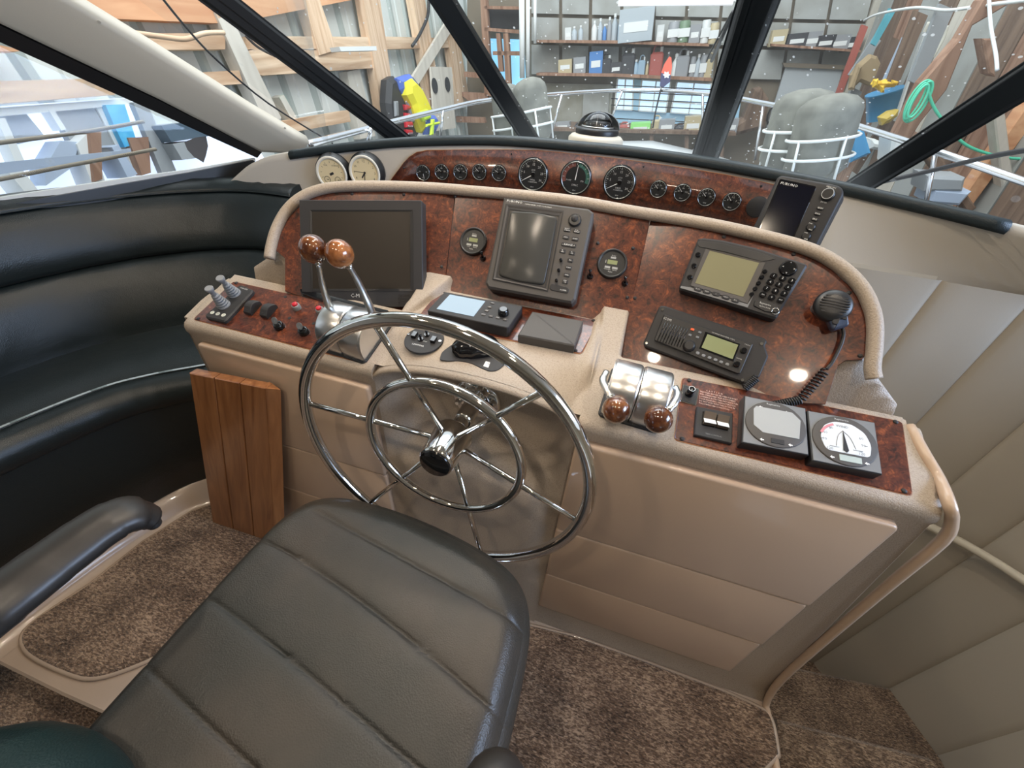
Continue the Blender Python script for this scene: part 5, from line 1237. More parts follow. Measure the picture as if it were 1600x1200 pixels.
# side window
w2 = bpy.data.objects.new('window_2', None); COL.objects.link(w2); w2['kind'] = 'structure'
WS = Pl(xat(180, 290, -2.05), (1, -.42, .15)); WS = Pl(PS.at(300, 190, -.05), (1, -.35, .1), (-.35, -1, 0))
slab(WS, [(-150, -20), (0, 50), (250, 165), (405, 244), (180, 284), (0, 315), (-150, 340)], -.006, 0, 'pane', M['glass_clean'], parent=w2)
slab(WS.off(.01), [(-150, 345), (0, 309), (195, 279), (300, 265), (398, 247), (400, 251), (300, 272), (200, 290), (0, 325), (-150, 365)], -.03, 0, 'sill_rail', M['ext_white'], parent=w2)
slab(WS.off(.03), [(-150, 372), (0, 322), (200, 286), (300, 269), (395, 250), (415, 262), (420, 330), (0, 420), (-150, 440)], -.08, 0, 'lower_frame', M['frame'], parent=w2)
o = slab(WS.off(.006), [(288, 222), (305, 215), (322, 213), (325, 228), (322, 242), (318, 254), (303, 245), (293, 234)], -.001, .001, 'window_badge', mat('grey_badge', (.10, .085, .07), .5), kind=None)
tag(o, 'dark shield shaped sticker on the port side window', 'sticker')
# wiper arm outside the starboard part of the windscreen, rope seen through the port pane
a = MB(); a.tube([yat(1146, 18, 2.05), yat(1112, 95, 2.3)], .007, 8); a.tube([yat(1143, 20, 2.05), yat(1108, 85, 2.32), yat(1104, 96, 2.34)], .0035, 6); tag(a.build('wiper', M['frame']), 'thin black wiper arm beside the centre windscreen post', 'wiper')
a = MB(); a.tube([yat(240, -20, 2.0), yat(290, 42, 2.2), yat(340, 95, 2.4), yat(420, 162, 2.7), yat(520, 224, 3.0)], .006, 6, sub=4); tag(a.build('rope', M['dgrey']), 'thin dark line slanting down across the port windscreen', 'rope')
a = MB(); a.tube([yat(1380, 284, 2.7), yat(1450, 268, 2.6), yat(1540, 246, 2.4), yat(1620, 232, 2.2)], .010, 6, sub=4); tag(a.build('rope', M['dgrey']), 'thin dark line running outside the starboard corner window', 'rope')
# ================================================================ foredeck and bow rail
FD = [(-1.55, 2.1, 1.02), (-1.55, 3.2, .95), (-1.25, 4.4, .95), (-.7, 5.3, .99), (0, 5.8, 1.02), (.7, 5.3, .99), (1.25, 4.4, .95), (1.6, 3.4, .93), (1.75, 2.3, .98)]
rows = [[Vector((x*k, 2.4+(y-2.4)*k if y > 2.4 else y, z+(1-k)*.07)) for x, y, z in [(x_, y_, z_-.10) for x_, y_, z_ in FD]] for k in (1, .8, .5, .02)]
a = MB(); a.grid([[p-Vector((0, 0, .5)) for p in rows[0]]]+rows); o = a.build('foredeck', simple('deck_grey_white', (.50, .52, .52), .5)); tag(o, 'white foredeck of the boat beyond the windscreen', 'boat deck')
rr = root('bow_rail', (0, 5.4, 1.0), 'stainless steel bow rail running round the foredeck', 'railing')
RI3 = Matrix.Translation((0, -5.4, -1.0))
def rp(a, name, m, parent=None):
    o = a.build(name, m, parent or rr)
    if not parent: o.matrix_basis = RI3
    return o
tp = [yat(480, 226, 1.9), yat(500, 221, 2.0), yat(560, 205, 2.5), yat(620, 189, 3.0), yat(690, 172, 3.7), yat(760, 157, 4.4), yat(870, 147, 5.2), yat(960, 141.5, 5.7), yat(1030, 141, 5.8), yat(1100, 146, 5.5), yat(1150, 153, 5.2), yat(1192, 161, 4.9), yat(1260, 174, 4.4), yat(1325, 192, 4.0), yat(1450, 232, 3.3), yat(1600, 284, 2.8), yat(1680, 312, 2.5)]
a = MB(); a.tube(tp, .019, 10, sub=5); rp(a, 'top_rail', M['steel'])
for t, b, y in [((972, 143), (951, 195), 5.7), ((878, 148), (860, 213), 5.2), ((1193, 162), (1180, 250), 4.9), ((1462, 236), (1445, 330), 3.25), ((692, 172), (688, 216), 3.7), ((580, 200), (575, 225), 2.6), ((1098, 147), (1098, 200), 5.5)]:
    a = MB(); a.tube([yat(*t, y), yat(*b, y)], .013, 8); rp(a, 'stanchion', M['steel'])
# fenders standing in wire baskets on the rail
def fender(px, top_, bot, w, y, lab, grp, lean=0):
    b, t = yat(px[1], bot, y), yat(px[0], top_, y); d = t-b; L = d.length; R_ = w*y/F*.5*1.05
    Mx = Matrix.Translation(b) @ d.to_track_quat('Z', 'Y').to_matrix().to_4x4()
    r = root('fender', Mx, lab, 'fender', grp); a = MB()
    a.lathe([(R_*.6, -.03), (R_, .05), (R_, L*.80), (R_*.93, L*.88), (R_*.70, L*.95), (R_*.3, L*.995), (.001, L)], 24, caps=False); a.build('body', simple('fender_cover', (.20, .20, .17), .85, vary=(9, (.14, .14, .12), .4, .6)), r)
    for zz in (.12, L*.50):
        a = MB(); a.tube([((R_+.02)*math.cos(k/20*6.283), (R_+.02)*math.sin(k/20*6.283), zz) for k in range(20)], .009, 6, closed=True); a.build('basket_ring', M['ext_white'], r)
    for an in (.4, 2.2, 3.9, 5.4):
        a = MB(); a.tube([((R_+.02)*math.cos(an), (R_+.02)*math.sin(an), .0), ((R_+.02)*math.cos(an), (R_+.02)*math.sin(an), L*.5)], .008, 6); a.build('basket_wire', M['ext_white'], r)
    return r
g_ = 'grey covered fenders in white wire baskets'
fender((825, 838), 121, 222, 42, 3.9, 'grey fender in a basket, just right of the port windscreen post', g_)
fender((790, 800), 131, 224, 40, 4.1, 'grey fender in a basket, behind the port windscreen post', g_)
fender((1266, 1228), 138, 262, 60, 3.6, 'grey fender in a basket, left one of the starboard pair', g_)
fender((1302, 1268), 146, 276, 60, 3.4, 'grey fender in a basket, right one of the starboard pair', g_)
# flag on a staff at the bow
a = MB(); a.tube([yat(1047, 80, 5.75), yat(1030, 150, 5.75), yat(1024, 176, 5.75), yat(1020, 200, 5.72)], .009, 6); r = root('flag', yat(1020, 200, 5.72), 'small red and navy flag with a white star on the bow staff', 'flag')
def wpart(a, name, m, r):
    o = a.build(name, m, r); o.matrix_basis = r.matrix_world.inverted(); return o
wpart(a, 'staff', M['dgrey'], r)
FP = Pl(yat(1041, 110, 5.73), (0, -1, 0))
def flat(pl, pxs, z0, z1, m, name, r): 
    Mx = frame(pl.o, pl.x, pl.n); Mi = Mx.inverted(); cs = ccw([tuple((Mi @ pl.at(*p))[:2]) for p in pxs]); a = MB(); a.prism(cs, z0, z1, 0, Mx); return wpart(a, name, m, r)
flat(FP, [(1046, 88), (1049, 90), (1050, 105), (1048, 117), (1033, 114), (1038, 100)], -.01, .01, simple('flag_red', (.75, .13, .08), .7), 'red_half', r)
flat(FP, [(1033, 114), (1048, 117), (1047, 128), (1037, 136), (1031, 135)], -.01, .01, simple('flag_navy', (.06, .06, .13), .7), 'navy_half', r)
sc = []
for k in range(12): an = k*math.pi/6; q = 6.2 if k % 2 == 0 else 3.6; sc.append((1041.5+q*math.cos(an), 117+q*math.sin(an)))
flat(FP, sc, -.014, .014, M['white'], 'star', r)
# ================================================================ the boat shed, in its own level frame
def _barn():
    Z = -ray(875, 1364).normalized(); Y = ray(1032, 74); Y = (Y-Z*Y.dot(Z)).normalized(); X = Y.cross(Z)
    m = Matrix((X, Y, Z)).transposed().to_4x4(); m.translation = EYE; return m
BM_ = _barn(); BI_ = BM_.inverted(); BR = BI_.to_3x3()
def bx(px, py, x): d = BR @ ray(px, py); return d*(x/d.x)
def by(px, py, y): d = BR @ ray(px, py); return d*(y/d.y)
XL, YE, XR = -3.6, 9.0, 2.85
def bobj(a, name, m, lab=None, cat=None, grp=None, parent=None, kind=None):
    o = a.build(name, m, parent)
    if parent is None: o.matrix_world = BM_; tag(o, lab, cat, grp, kind)
    elif parent.matrix_basis != BM_: o.matrix_basis = parent.matrix_world.inverted() @ BM_
    return o
def bset(name): e = bpy.data.objects.new(name, None); COL.objects.link(e); e.matrix_world = BM_; e['kind'] = 'structure'; return e
def bthing(name, lab, cat, grp=None): e = bpy.data.objects.new(name, None); COL.objects.link(e); e.matrix_world = BM_; return tag(e, lab, cat, grp)
def lpoly(pxs, d, th, c=0.0):     # polygon on the left wall, standing d proud of it
    a = MB(); P = [bx(px, py, XL+d) for px, py in pxs]; n = len(P)
    Mx = Matrix(((0, 0, 1, XL+d-th), (1, 0, 0, 0), (0, 1, 0, 0), (0, 0, 0, 1))); a.prism(ccw([(p.y, p.z) for p in P]), 0, th, c, Mx); return a
def epoly(pxs, d, th, c=0.0):     # polygon on the end wall, d in front of it
    a = MB(); P = [by(px, py, YE-d) for px, py in pxs]
    Mx = Matrix(((1, 0, 0, 0), (0, 0, -1, YE-d+th), (0, 1, 0, 0), (0, 0, 0, 1))); a.prism(ccw([(p.x, p.z) for p in P]), 0, th, c, Mx); return a
def rpoly(pxs, d, th, c=0.0):
    a = MB(); P = [bx(px, py, XR-d) for px, py in pxs]
    Mx = Matrix(((0, 0, -1, XR-d+th), (-1, 0, 0, 0), (0, 1, 0, 0), (0, 0, 0, 1))); a.prism(ccw([(-p.y, p.z) for p in P]), 0, th, c, Mx); return a
def ptq(x0, y0, x1, y1, w):   # a straight stick between two points of the photo, w0/w1 px wide
    w0, w1 = w if isinstance(w, tuple) else (w, w); d = Vector((x1-x0, y1-y0)).normalized(); n = Vector((-d.y, d.x))
    return [(x0+n.x*w0/2, y0+n.y*w0/2), (x1+n.x*w1/2, y1+n.y*w1/2), (x1-n.x*w1/2, y1-n.y*w1/2), (x0-n.x*w0/2, y0-n.y*w0/2)]
# -- port wall: corrugated steel sheets on studs and girts
wl_ = bset('wall_left')
y = -.5; k = 0
while y < 9.8:
    a = MB(); prof = [(0, 0), (.05, .0), (.075, .030), (.115, .030), (.14, 0), (.26, 0), (.275, .012), (.295, .012), (.31, 0), (.42, 0)]
    rows = [[(XL-.03+q, y+d, z) for d, q in prof] for z in (-3.2, 2.6)]; a.grid(rows, False); bobj(a, 'steel_sheet', M['metalwall'], parent=wl_)
    a = MB(); a.grid([[(XL-.028+q, y+d, z) for d, q in [(.045, -.004), (.073, .031), (.117, .031), (.145, -.004)]] for z in (-3.2, 2.6)], False); bobj(a, 'rib', simple('rib_shade_grey', (.36, .40, .37), .6), parent=wl_); y += .42  # darker ribs: green-grey stripes of the panel, deepened to stand in for weak shading
for pts, nm, m in [
    (ptq(345, 15, 428, 190, (20, 26)), 'post', 'palewood'), (ptq(318, -40, 350, 25, (18, 20)), 'post', 'stud'),
    (ptq(478, -30, 513, 82, (22, 28)), 'post', 'stud'), (ptq(578, -20, 610, 190, (26, 22)), 'post', 'stud'),
    (ptq(652, -20, 682, 168, (18, 18)), 'post', 'stud'), (ptq(708, 50, 726, 165, (16, 18)), 'post', 'stud'), (ptq(440, 150, 468, 200, (8, 9)), 'batten', 'palewood'), (ptq(552, 110, 575, 215, (20, 24)), 'batten', 'palewood')]:
    bobj(lpoly(pts, .16 if nm == 'post' else .10, .12), nm, M[m], parent=wl_)
for pts, m in [([(200, -40), (560, -60), (560, -2), (360, 37), (150, 28), (120, 0)], 'plank'), ([(208, 52), (352, 52), (352, 77), (240, 78)], 'girt'), ([(386, 80), (398, 77), (600, 80), (603, 105), (410, 118), (402, 115)], 'girt'),
               ([(390, 56), (600, 58), (600, 76), (390, 77)], 'girt'), ([(600, 57), (710, 60), (710, 74), (600, 77)], 'girt'), ([(438, 190), (545, 172), (548, 190), (450, 208)], 'girt'), ([(311, 113), (374, 110), (380, 131), (345, 133)], 'girt'),
               ([(-60, 128), (173, 122), (180, 148), (0, 162), (-60, 166)], 'girt'), ([(-40, 62), (30, 77), (30, 80), (-40, 80)], 'plank')]:
    bobj(lpoly(pts, .14, .10), 'girt', M[m], parent=wl_)
bobj(lpoly([(700, 30), (712, 38), (654, 132), (645, 120)], .22, .04), 'brace', M['palewood'], parent=wl_)
o = bobj(lpoly([(673, 104), (706, 105), (712, 200), (680, 205)], .24, .03), 'plywood_board', M['palewood'], 'pale plywood board with two holes leaning at the shed corner', 'board')
for px, py in [(679, 134), (699, 132)]:
    a = MB(); p = bx(px, py, XL+.245); a.cyl(0, 0, .10, 0, .01, 14, M=Matrix.Translation(p) @ Matrix.Rotation(rad(90), 4, 'Y')); bobj(a, 'hole', M['dgrey'], parent=o)
bobj(lpoly([(530, 73), (588, 72), (589, 79), (533, 80)], .42, .12), 'paint_tray', M['ext_white'], 'white tray lying on the horizontal beam of the port wall', 'tray')
# cables on the wall
for i, (pts, lab) in enumerate([([(670, -5), (668, 25), (655, 55), (644, 72)], 'thick black cable hanging between the port wall posts'), ([(205, 51), (250, 57), (290, 61), (320, 52), (350, 51)], 'pale cable sagging along the port wall girt'), ([(384, 56), (405, 75), (440, 92)], 'thin dark cable beside the port wall post')]):
    a = MB(); a.tube([bx(px, py, XL+.26) for px, py in pts], [.022, .016, .012][i], 6, sub=5); bobj(a, 'cable', [M['black'], M['girt'], M['dgrey']][i], lab, 'cable')
# -- port side, low down outside the big side window: bright openings, leaning frames and sheets
openw = bset('window_3')
for q in [[(-60, 170), (210, 152), (240, 200), (380, 190), (420, 260), (300, 300), (-60, 345)]]:
    bobj(lpoly(q, .02, .03), 'pane', simple('shed_window', (.55, .62, .70), .3, emit=(.66, .76, 1.0), es=1.15), parent=openw)
bobj(lpoly([(-40, 171), (203, 153), (208, 163), (0, 182), (-40, 186)], .10, .04), 'head_frame', M['ext_white'], parent=openw)
bobj(lpoly([(208, 160), (228, 157), (276, 268), (255, 274)], .14, .05), 'side_frame', M['ext_grey'], parent=openw)
lean = 'frames and boards leaning outside the port window'
items = [([(0, 180), (40, 176), (72, 215), (30, 225)], 'corr', 'grey corrugated sheet behind the leftmost window frame'), ([(83, 172), (146, 166), (190, 245), (130, 262), (105, 210)], 'ext_grey', 'grey sheet leaning in the middle of the port window'),
         ([(150, 166), (158, 165), (222, 272), (205, 276)], 'ext_white', 'long white frame strip leaning beside the blue foam'), ([(76, 172), (84, 171), (104, 202), (96, 204)], 'ext_white', 'short white frame strip leaning at upper left'),
         ([(-5, 185), (8, 184), (40, 255), (28, 262)], 'ext_white', 'white strip leaning at the far left edge'), ([(165, 164), (195, 163), (215, 225), (195, 230), (178, 195)], 'foam', 'bright blue foam sheet leaning outside the port window'),
         ([(200, 215), (232, 214), (236, 270), (222, 274)], 'redwood', 'brown board leaning right of the blue foam sheet'), ([(95, 220), (125, 222), (112, 262), (72, 290), (70, 262)], 'pale_blue', 'pale blue box shape in the lower middle of the port window'),
         ([(120, 225), (140, 205), (165, 285), (145, 290)], 'ext_white', 'white board leaning between the ropes'), ([(8, 262), (30, 258), (62, 300), (40, 302)], 'ext_white', 'white strip leaning at the lower left of the port window'),
         ([(140, 205), (158, 203), (160, 280), (148, 284)], 'redwood', 'reddish brown board standing in the lower port window'), ([(175, 230), (185, 226), (215, 272), (200, 278)], 'pale_blue', 'narrow pale blue strip leaning beside the grey window frame'),
         ([(252, 196), (300, 190), (330, 212), (268, 222)], 'dark_pane', 'dark panes of a small window beyond the port window'), ([(270, 225), (300, 220), (322, 245), (285, 250)], 'ext_grey', 'grey machine part at the right of the port window')]
simple('foam', (.04, .38, .72), .7, vary=(14, (.10, .50, .80), .4, .6)); simple('pale_blue', (.42, .50, .62), .6); simple('dark_pane', (.08, .12, .16), .2); simple('corr', (.40, .44, .50), .5)
for i, (q, m, lab) in enumerate(items):
    nm = {'ext_white': 'frame_strip', 'foam': 'foam_sheet', 'redwood': 'board', 'dark_pane': 'sash_window'}.get(m, 'sheet')
    bobj(lpoly(q, .06+.015*i, .05+.015*i), nm, M[m], lab, 'foam' if m == 'foam' else 'board', lean)
a = MB(); a.tube([bx(300, 238, XL+.2), bx(292, 233, XL+.2), bx(276, 232, XL+.2)], .04, 8); bobj(a, 'red_cylinder', M['red'], 'small red cylinder lying near the shield sticker', 'cylinder')
RL2 = 'stainless side rails outside the port window'
for i, pts in enumerate([[(-60, 232), (0, 223), (80, 213), (150, 203), (224, 190)], [(-60, 288), (0, 280), (90, 262), (170, 247), (243, 233)]]):
    a = MB(); P = [bx(px, py, -2.75) for px, py in pts]; a.tube(P, .009, 6, sub=10); r_ = bobj(a, 'side_rope', simple('rope_brown', (.30, .26, .20), .9), ['brown laid rope, the upper of two outside the port window', 'brown laid rope, the lower of two outside the port window'][i], 'rope', 'laid ropes outside the port window')
    tw = MB(); S = spline(P, 30); 
    for k in range(0, len(S)-1, 1): d = (S[k+1]-S[k]); tw.tube([S[k]+Vector((.008, 0, .006)), S[k]+d*.6+Vector((.008, 0, -.006))], .0045, 4)
    bobj(tw, 'strands', M['rope_brown'], parent=r_)['kind'] = 'stuff'
a = MB(); a.add([v for v in [bx(-60, 262, -2.8), bx(0, 254, -2.8), bx(180, 236, -2.8), bx(200, 232, -2.8), bx(202, 240, -2.8), bx(180, 245, -2.8), bx(0, 272, -2.8), bx(-60, 282, -2.8)]], [tuple(range(8))]); o = bobj(a, 'plastic_strip', M['pale_blue'], 'translucent pale strip between the two ropes outside port window', 'plastic sheet'); o.modifiers.new('s', 'SOLIDIFY').thickness = .02
# -- life jackets on the port wall
def blob(pxs, x, th, m, name, parent): return bobj(lpoly(pxs, x, th, min(th*.4, .06)), name, m, parent=parent)
r = bthing('life_jacket', 'yellow life jacket with blue lining hanging on the port wall', 'life jacket', 'life jackets on the port wall')
blob([(625, 122), (645, 115), (655, 128), (650, 150), (640, 160), (630, 140)], .42, .12, simple('lj_blue', (.09, .16, .52), .7), 'blue_panel', r)
blob([(640, 128), (650, 122), (662, 135), (670, 152), (678, 170), (680, 195), (676, 208), (664, 206), (656, 185), (650, 165), (642, 148)], .50, .16, simple('lj_yellow', (.88, .78, .03), .6), 'yellow_panel', r)
blob([(668, 178), (684, 180), (690, 195), (684, 208), (672, 210)], .55, .12, M['lj_blue'], 'blue_patch', r)
blob([(656, 176), (670, 170), (676, 184), (664, 190)], .60, .06, simple('lj_lime', (.62, .85, .05), .6), 'lime_flap', r)
blob([(676, 186), (680, 186), (678, 211), (674, 211)], .62, .03, M['lj_lime'], 'strap', r); blob([(668, 194), (688, 190), (688, 194), (668, 198)], .62, .03, M['lj_lime'], 'strap', r)
r = bthing('life_jacket', 'black life jacket with red buckles beside the yellow one', 'life jacket', 'life jackets on the port wall')
blob([(610, 124), (620, 118), (632, 135), (638, 160), (650, 178), (660, 205), (656, 214), (622, 214), (612, 190), (608, 160)], .36, .14, M['dgrey'], 'body', r)
for q in [[(634, 163), (645, 165), (646, 171), (636, 172)], [(635, 176), (648, 178), (648, 184), (636, 183)], [(636, 190), (646, 190), (647, 198), (637, 199)], [(636, 202), (646, 203), (647, 209), (638, 210)]]: blob(q, .42, .05, M['red'], 'buckle', r)
blob([(636, 152), (643, 155), (652, 190), (645, 192)], .41, .04, M['lgrey'], 'grey_strap', r); blob([(618, 158), (623, 158), (624, 182), (619, 182)], .40, .03, M['lgrey'], 'grey_strap', r)
# -- shed corner: shelf rack with blue panes behind, pipes
rk = bthing('timber_rack', 'brown timber rack in front of blue panes at the shed corner', 'rack')
for q in [[(750, -10), (760, -10), (768, 150), (757, 150)], [(757, 9), (815, 10), (815, 15), (757, 14)], [(757, 43), (815, 47), (815, 53), (757, 48)], [(770, 80), (815, 80), (815, 87), (770, 86)], [(725, 112), (770, 116), (770, 124), (725, 120)], [(786, 52), (794, 52), (798, 135), (790, 135)], [(722, 144), (760, 146), (764, 158), (735, 159), (722, 150)], [(704, 182), (756, 184), (758, 192), (704, 191)], [(775, 52), (781, 52), (786, 112), (779, 112)]]:
    bobj(epoly(q, .5, .10), 'board', M['redwood'], parent=rk)
w4 = bset('window_4')
bobj(epoly([(765, 60), (818, 62), (822, 145), (775, 145)], .1, .03), 'pane', M['window_sky'], parent=w4)
bobj(epoly([(755, 14), (812, 15), (812, 44), (757, 44)], .3, .2), 'dark_bin', M['dgrey'], 'dark crate on the top shelf of the timber rack', 'crate')
for i, (x0, x1, yb, w) in enumerate([(815, 816, 122, 7), (825, 825, 120, 5), (836, 836, 68, 4)]):
    a = MB(); a.tube([by(x0, -15, YE-.8), by(x1, yb, YE-.8)], w*.5*8.2/F*.95, 10); bobj(a, 'white_pipe', M['ext_white'], ['white pipe standing left in front of the shed wall, the thickest', 'white pipe, second from the left before the shed wall', 'shorter thin white pipe hanging before the shed wall'][i], 'pipe', 'white pipes by the shed wall')
# -- end wall
we = bset('wall_end')
bobj(epoly([(730, -60), (1420, -60), (1420, 260), (730, 260)], -.05, .1), 'backing', M['batten'], parent=we)
cols = [(828, 832), (876, 876), (923, 921), (972, 968), (1023, 1018), (1074, 1066), (1128, 1116), (1182, 1170), (1240, 1222), (1298, 1276), (1362, 1332)]
rws = [-30, 27, 70, 122]
def gp(i, yy): a, b = cols[i]; return a+(b-a)*yy/120.0 if i else a
for j in range(3):
    for i in range(len(cols)-1):
        y0, y1 = rws[j]+3, rws[j+1]-3; s = lambda i_, yy: yy + (i_-3)*1.8*(1 if j else 1)*.6
        q = [(gp(i, y0)+2.5, s(i, y0)), (gp(i+1, y0)-2.5, s(i+1, y0)), (gp(i+1, y1)-2.5, s(i+1, y1)), (gp(i, y1)+2.5, s(i, y1))]
        bobj(epoly(q, .03+.006*((i*7+j*3) % 3), .02), 'panel', M['block'], parent=we)
bobj(epoly([(835, 130), (958, 132), (950, 235), (832, 228)], .04, .03), 'lower_boarding', simple('dull_board', (.26, .245, .19), .85, vary=(3, (.34, .33, .28), .4, .6)), parent=we)
bobj(epoly([(912, 140), (952, 141), (948, 215), (908, 212)], .08, .03), 'lower_panel', M['block'], parent=we)
for q, lab in [([(838, 62), (960, 63), (1108, 68), (1108, 72.5), (960, 68), (838, 66.5)], 'upper timber shelf full of bottles on the end wall'), ([(838, 114), (960, 115), (1112, 122), (1112, 127), (960, 120), (838, 118)], 'lower timber shelf of tins and jugs on the end wall'), ([(1205, 68), (1345, 78), (1345, 82), (1205, 72)], 'timber shelf with dark parts right of the centre post')]:
    bobj(epoly(q, .38, .36), 'shelf', M['redwood'], lab, 'shelf')
tube = bthing('fluorescent_lamp', 'long white fluorescent tube fitting under the shed roof', 'lamp')
bobj(epoly([(965, -4), (1150, -6), (1150, 3), (966, 5)], 1.5, .08, .01), 'housing', M['ext_white'], parent=tube)
a = MB(); a.tube([by(966, 6.5, YE-1.5), by(1145, 5, YE-1.5)], .022, 8); bobj(a, 'tube', M['lamp'], parent=tube)
random.seed(11)
def jar(px, py_b, w, h, m, lab, grp, kind='bottle', d=.22):
    b = by(px, py_b, YE-d); W_ = w*(YE-d)/F*.92; H_ = h*(YE-d)/F*.97; r = bpy.data.objects.new(kind, None); COL.objects.link(r); r.matrix_world = BM_ @ Matrix.Translation(b); tag(r, lab, {'bottle': 'bottle', 'tin': 'tin', 'jug': 'jug', 'box': 'box'}[kind], grp); a = MB()
    if kind == 'bottle':
        a.lathe([(W_*.5, 0), (W_*.5, H_*.62), (W_*.22, H_*.80), (W_*.18, H_*.86)], 12); a.build('body', m, r); a = MB(); a.cyl(0, 0, W_*.24, H_*.86, H_, 10); a.build('cap', M['ext_white'], r)
    elif kind == 'tin':
        a.lathe([(W_*.5, 0), (W_*.5, H_*.9), (W_*.46, H_*.93), (W_*.44, H_)], 14); a.build('body', m, r); a = MB(); a.box(-W_*.5, W_*.5, -W_*.51, -W_*.48, H_*.25, H_*.65); a.build('label', M['ext_white'], r)
    elif kind == 'jug':
        a.prism(rrect(0, 0, W_, W_*.7, W_*.15), 0, H_*.75, W_*.15); a.build('body', m, r); a = MB(); a.tube([(-W_*.3, 0, H_*.72), (-W_*.2, 0, H_*.95), (W_*.2, 0, H_*.95), (W_*.3, 0, H_*.72)], W_*.07, 6, sub=3); a.build('handle', m, r); a = MB(); a.cyl(W_*.3, 0, W_*.12, H_*.7, H_*.9, 8); a.build('cap', M['ext_white'], r)
    else:
        a.box(-W_/2, W_/2, -W_*.35, W_*.35, 0, H_); a.build('body', m, r); a = MB(); a.box(-W_*.35, W_*.35, -W_*.36, -W_*.34, H_*.3, H_*.6); a.build('label', M['ext_white'], r)
    return r
cols_ = {'clear': (.42, .47, .50), 'white': (.66, .68, .66), 'green': (.16, .24, .15), 'blue': (.08, .22, .50), 'red': (.38, .10, .08), 'grey': (.30, .31, .32), 'black': (.05, .05, .055), 'tan': (.50, .42, .26), 'paleblue': (.30, .42, .52)}
for k, c in cols_.items(): simple('shelf_'+k, c, .45)
# what stands on the upper shelf, left to right: centre x, base y, width, height, colour, kind
up = [(888, 62, 8, 12, 'white', 'box'), (897, 62, 7, 13, 'clear', 'bottle'), (907, 62, 6, 14, 'clear', 'bottle'), (928, 62, 7, 18, 'white', 'bottle'), (937, 62, 6, 20, 'clear', 'bottle'), (944, 62, 5, 15, 'blue', 'bottle'), (951, 62, 6, 21, 'grey', 'bottle'), (959, 62, 7, 24, 'clear', 'bottle'), (967, 63, 5, 22, 'paleblue', 'bottle'), (992, 64, 40, 29, 'white', 'box'), (1030, 64, 8, 15, 'white', 'box'), (1050, 65, 13, 18, 'grey', 'tin'), (1066, 65, 13, 19, 'green', 'tin'), (1083, 66, 12, 16, 'grey', 'box'), (1099, 66, 10, 20, 'white', 'tin'), (1112, 67, 10, 18, 'tan', 'tin')]
lo_ = [(884, 113, 18, 14, 'tan', 'box'), (906, 113, 16, 16, 'grey', 'box'), (931, 114, 17, 22, 'blue', 'box'), (946, 114, 14, 20, 'black', 'jug'), (962, 115, 14, 12, 'black', 'box'), (980, 116, 17, 28, 'black', 'jug'), (992, 116, 8, 15, 'paleblue', 'bottle'), (1001, 117, 9, 20, 'paleblue', 'jug'), (1010, 117, 4, 14, 'tan', 'bottle'), (1023, 117, 16, 30, 'red', 'jug'), (1053, 119, 9, 22, 'white', 'bottle'), (1063, 119, 16, 27, 'grey', 'jug'), (1079, 120, 7, 20, 'grey', 'tin'), (1087, 120, 7, 22, 'clear', 'bottle'), (1095, 121, 8, 22, 'grey', 'tin'), (1104, 121, 9, 24, 'tan', 'jug')]
cname = {'clear': 'clear', 'white': 'white', 'green': 'dark green', 'blue': 'blue', 'red': 'dull red', 'grey': 'grey', 'black': 'black', 'tan': 'tan', 'paleblue': 'pale blue'}
def ordl(n): return ['leftmost', 'second', 'third', 'fourth', 'fifth', 'sixth', 'seventh', 'eighth', 'ninth', 'tenth', 'eleventh', 'twelfth', 'thirteenth', 'fourteenth', 'fifteenth', 'sixteenth'][n]
for lst, sh in ((up, 'upper'), (lo_, 'lower')):
    for i, (x, yb, w, h, c, kd) in enumerate(lst):
        q = f'{cname[c]} {kd}, leftmost on the {sh} wall shelf' if i == 0 else (f'{cname[c]} {kd}, rightmost on the {sh} wall shelf' if i == len(lst)-1 else f'{cname[c]} {kd}, {ordl(i)} from the left on the {sh} wall shelf')
        jar(x, yb+1.5, w, h, M['shelf_'+c] if w < 30 else M['shelf_clear'], q, f'bottles and tins on the {sh} shelf', kd)
for i, (x, w, h, c) in enumerate([(1212, 16, 14, 'tan'), (1240, 20, 12, 'black'), (1262, 18, 14, 'grey'), (1284, 18, 12, 'black'), (1306, 18, 13, 'grey'), (1326, 16, 12, 'black')]):
    jar(x, 70+(x-1205)*.07+2, w, h, M['shelf_'+c], ['tan', 'first black', 'first grey', 'second black', 'second grey', 'third black'][i]+' box of parts on the starboard wall shelf', 'boxes on the starboard shelf', 'box')
w5 = bset('window_5')
for q, m in [([(965, 123), (990, 124), (988, 172), (960, 171)], 'window_pale'), ([(1003, 125), (1048, 128), (1040, 176), (998, 173)], 'window_pale'), ([(1058, 128), (1112, 131), (1104, 180), (1048, 176)], 'window_pale')]:
    bobj(epoly(q, .12, .03), 'pane', M[m], parent=w5)
    (x0, y0), (x1, y1), (x2, y2), (x3, y3) = q
    for t in (.0, .5, 1):
        bobj(epoly(ptq(x0+(x1-x0)*t, y0+(y1-y0)*t, x3+(x2-x3)*t, y3+(y2-y3)*t, 2.2), .16, .03), 'glazing_bar', M['ext_white'], parent=w5)
    for t in (.0, .33, .66, 1): bobj(epoly(ptq(x0+(x3-x0)*t, y0+(y3-y0)*t, x1+(x2-x1)*t, y1+(y2-y1)*t, 1.8), .15, .03), 'glazing_bar', M['ext_white'], parent=w5)
bobj(epoly([(990, 124), (1002, 125), (998, 173), (988, 172)], .14, .03), 'blue_boarding', simple('sky_blue_board', (.42, .66, .84), .6), parent=we)
bobj(epoly([(958, 172), (1112, 180), (1108, 198), (952, 192)], .10, .03), 'blue_boarding', M['sky_blue_board'], parent=we)
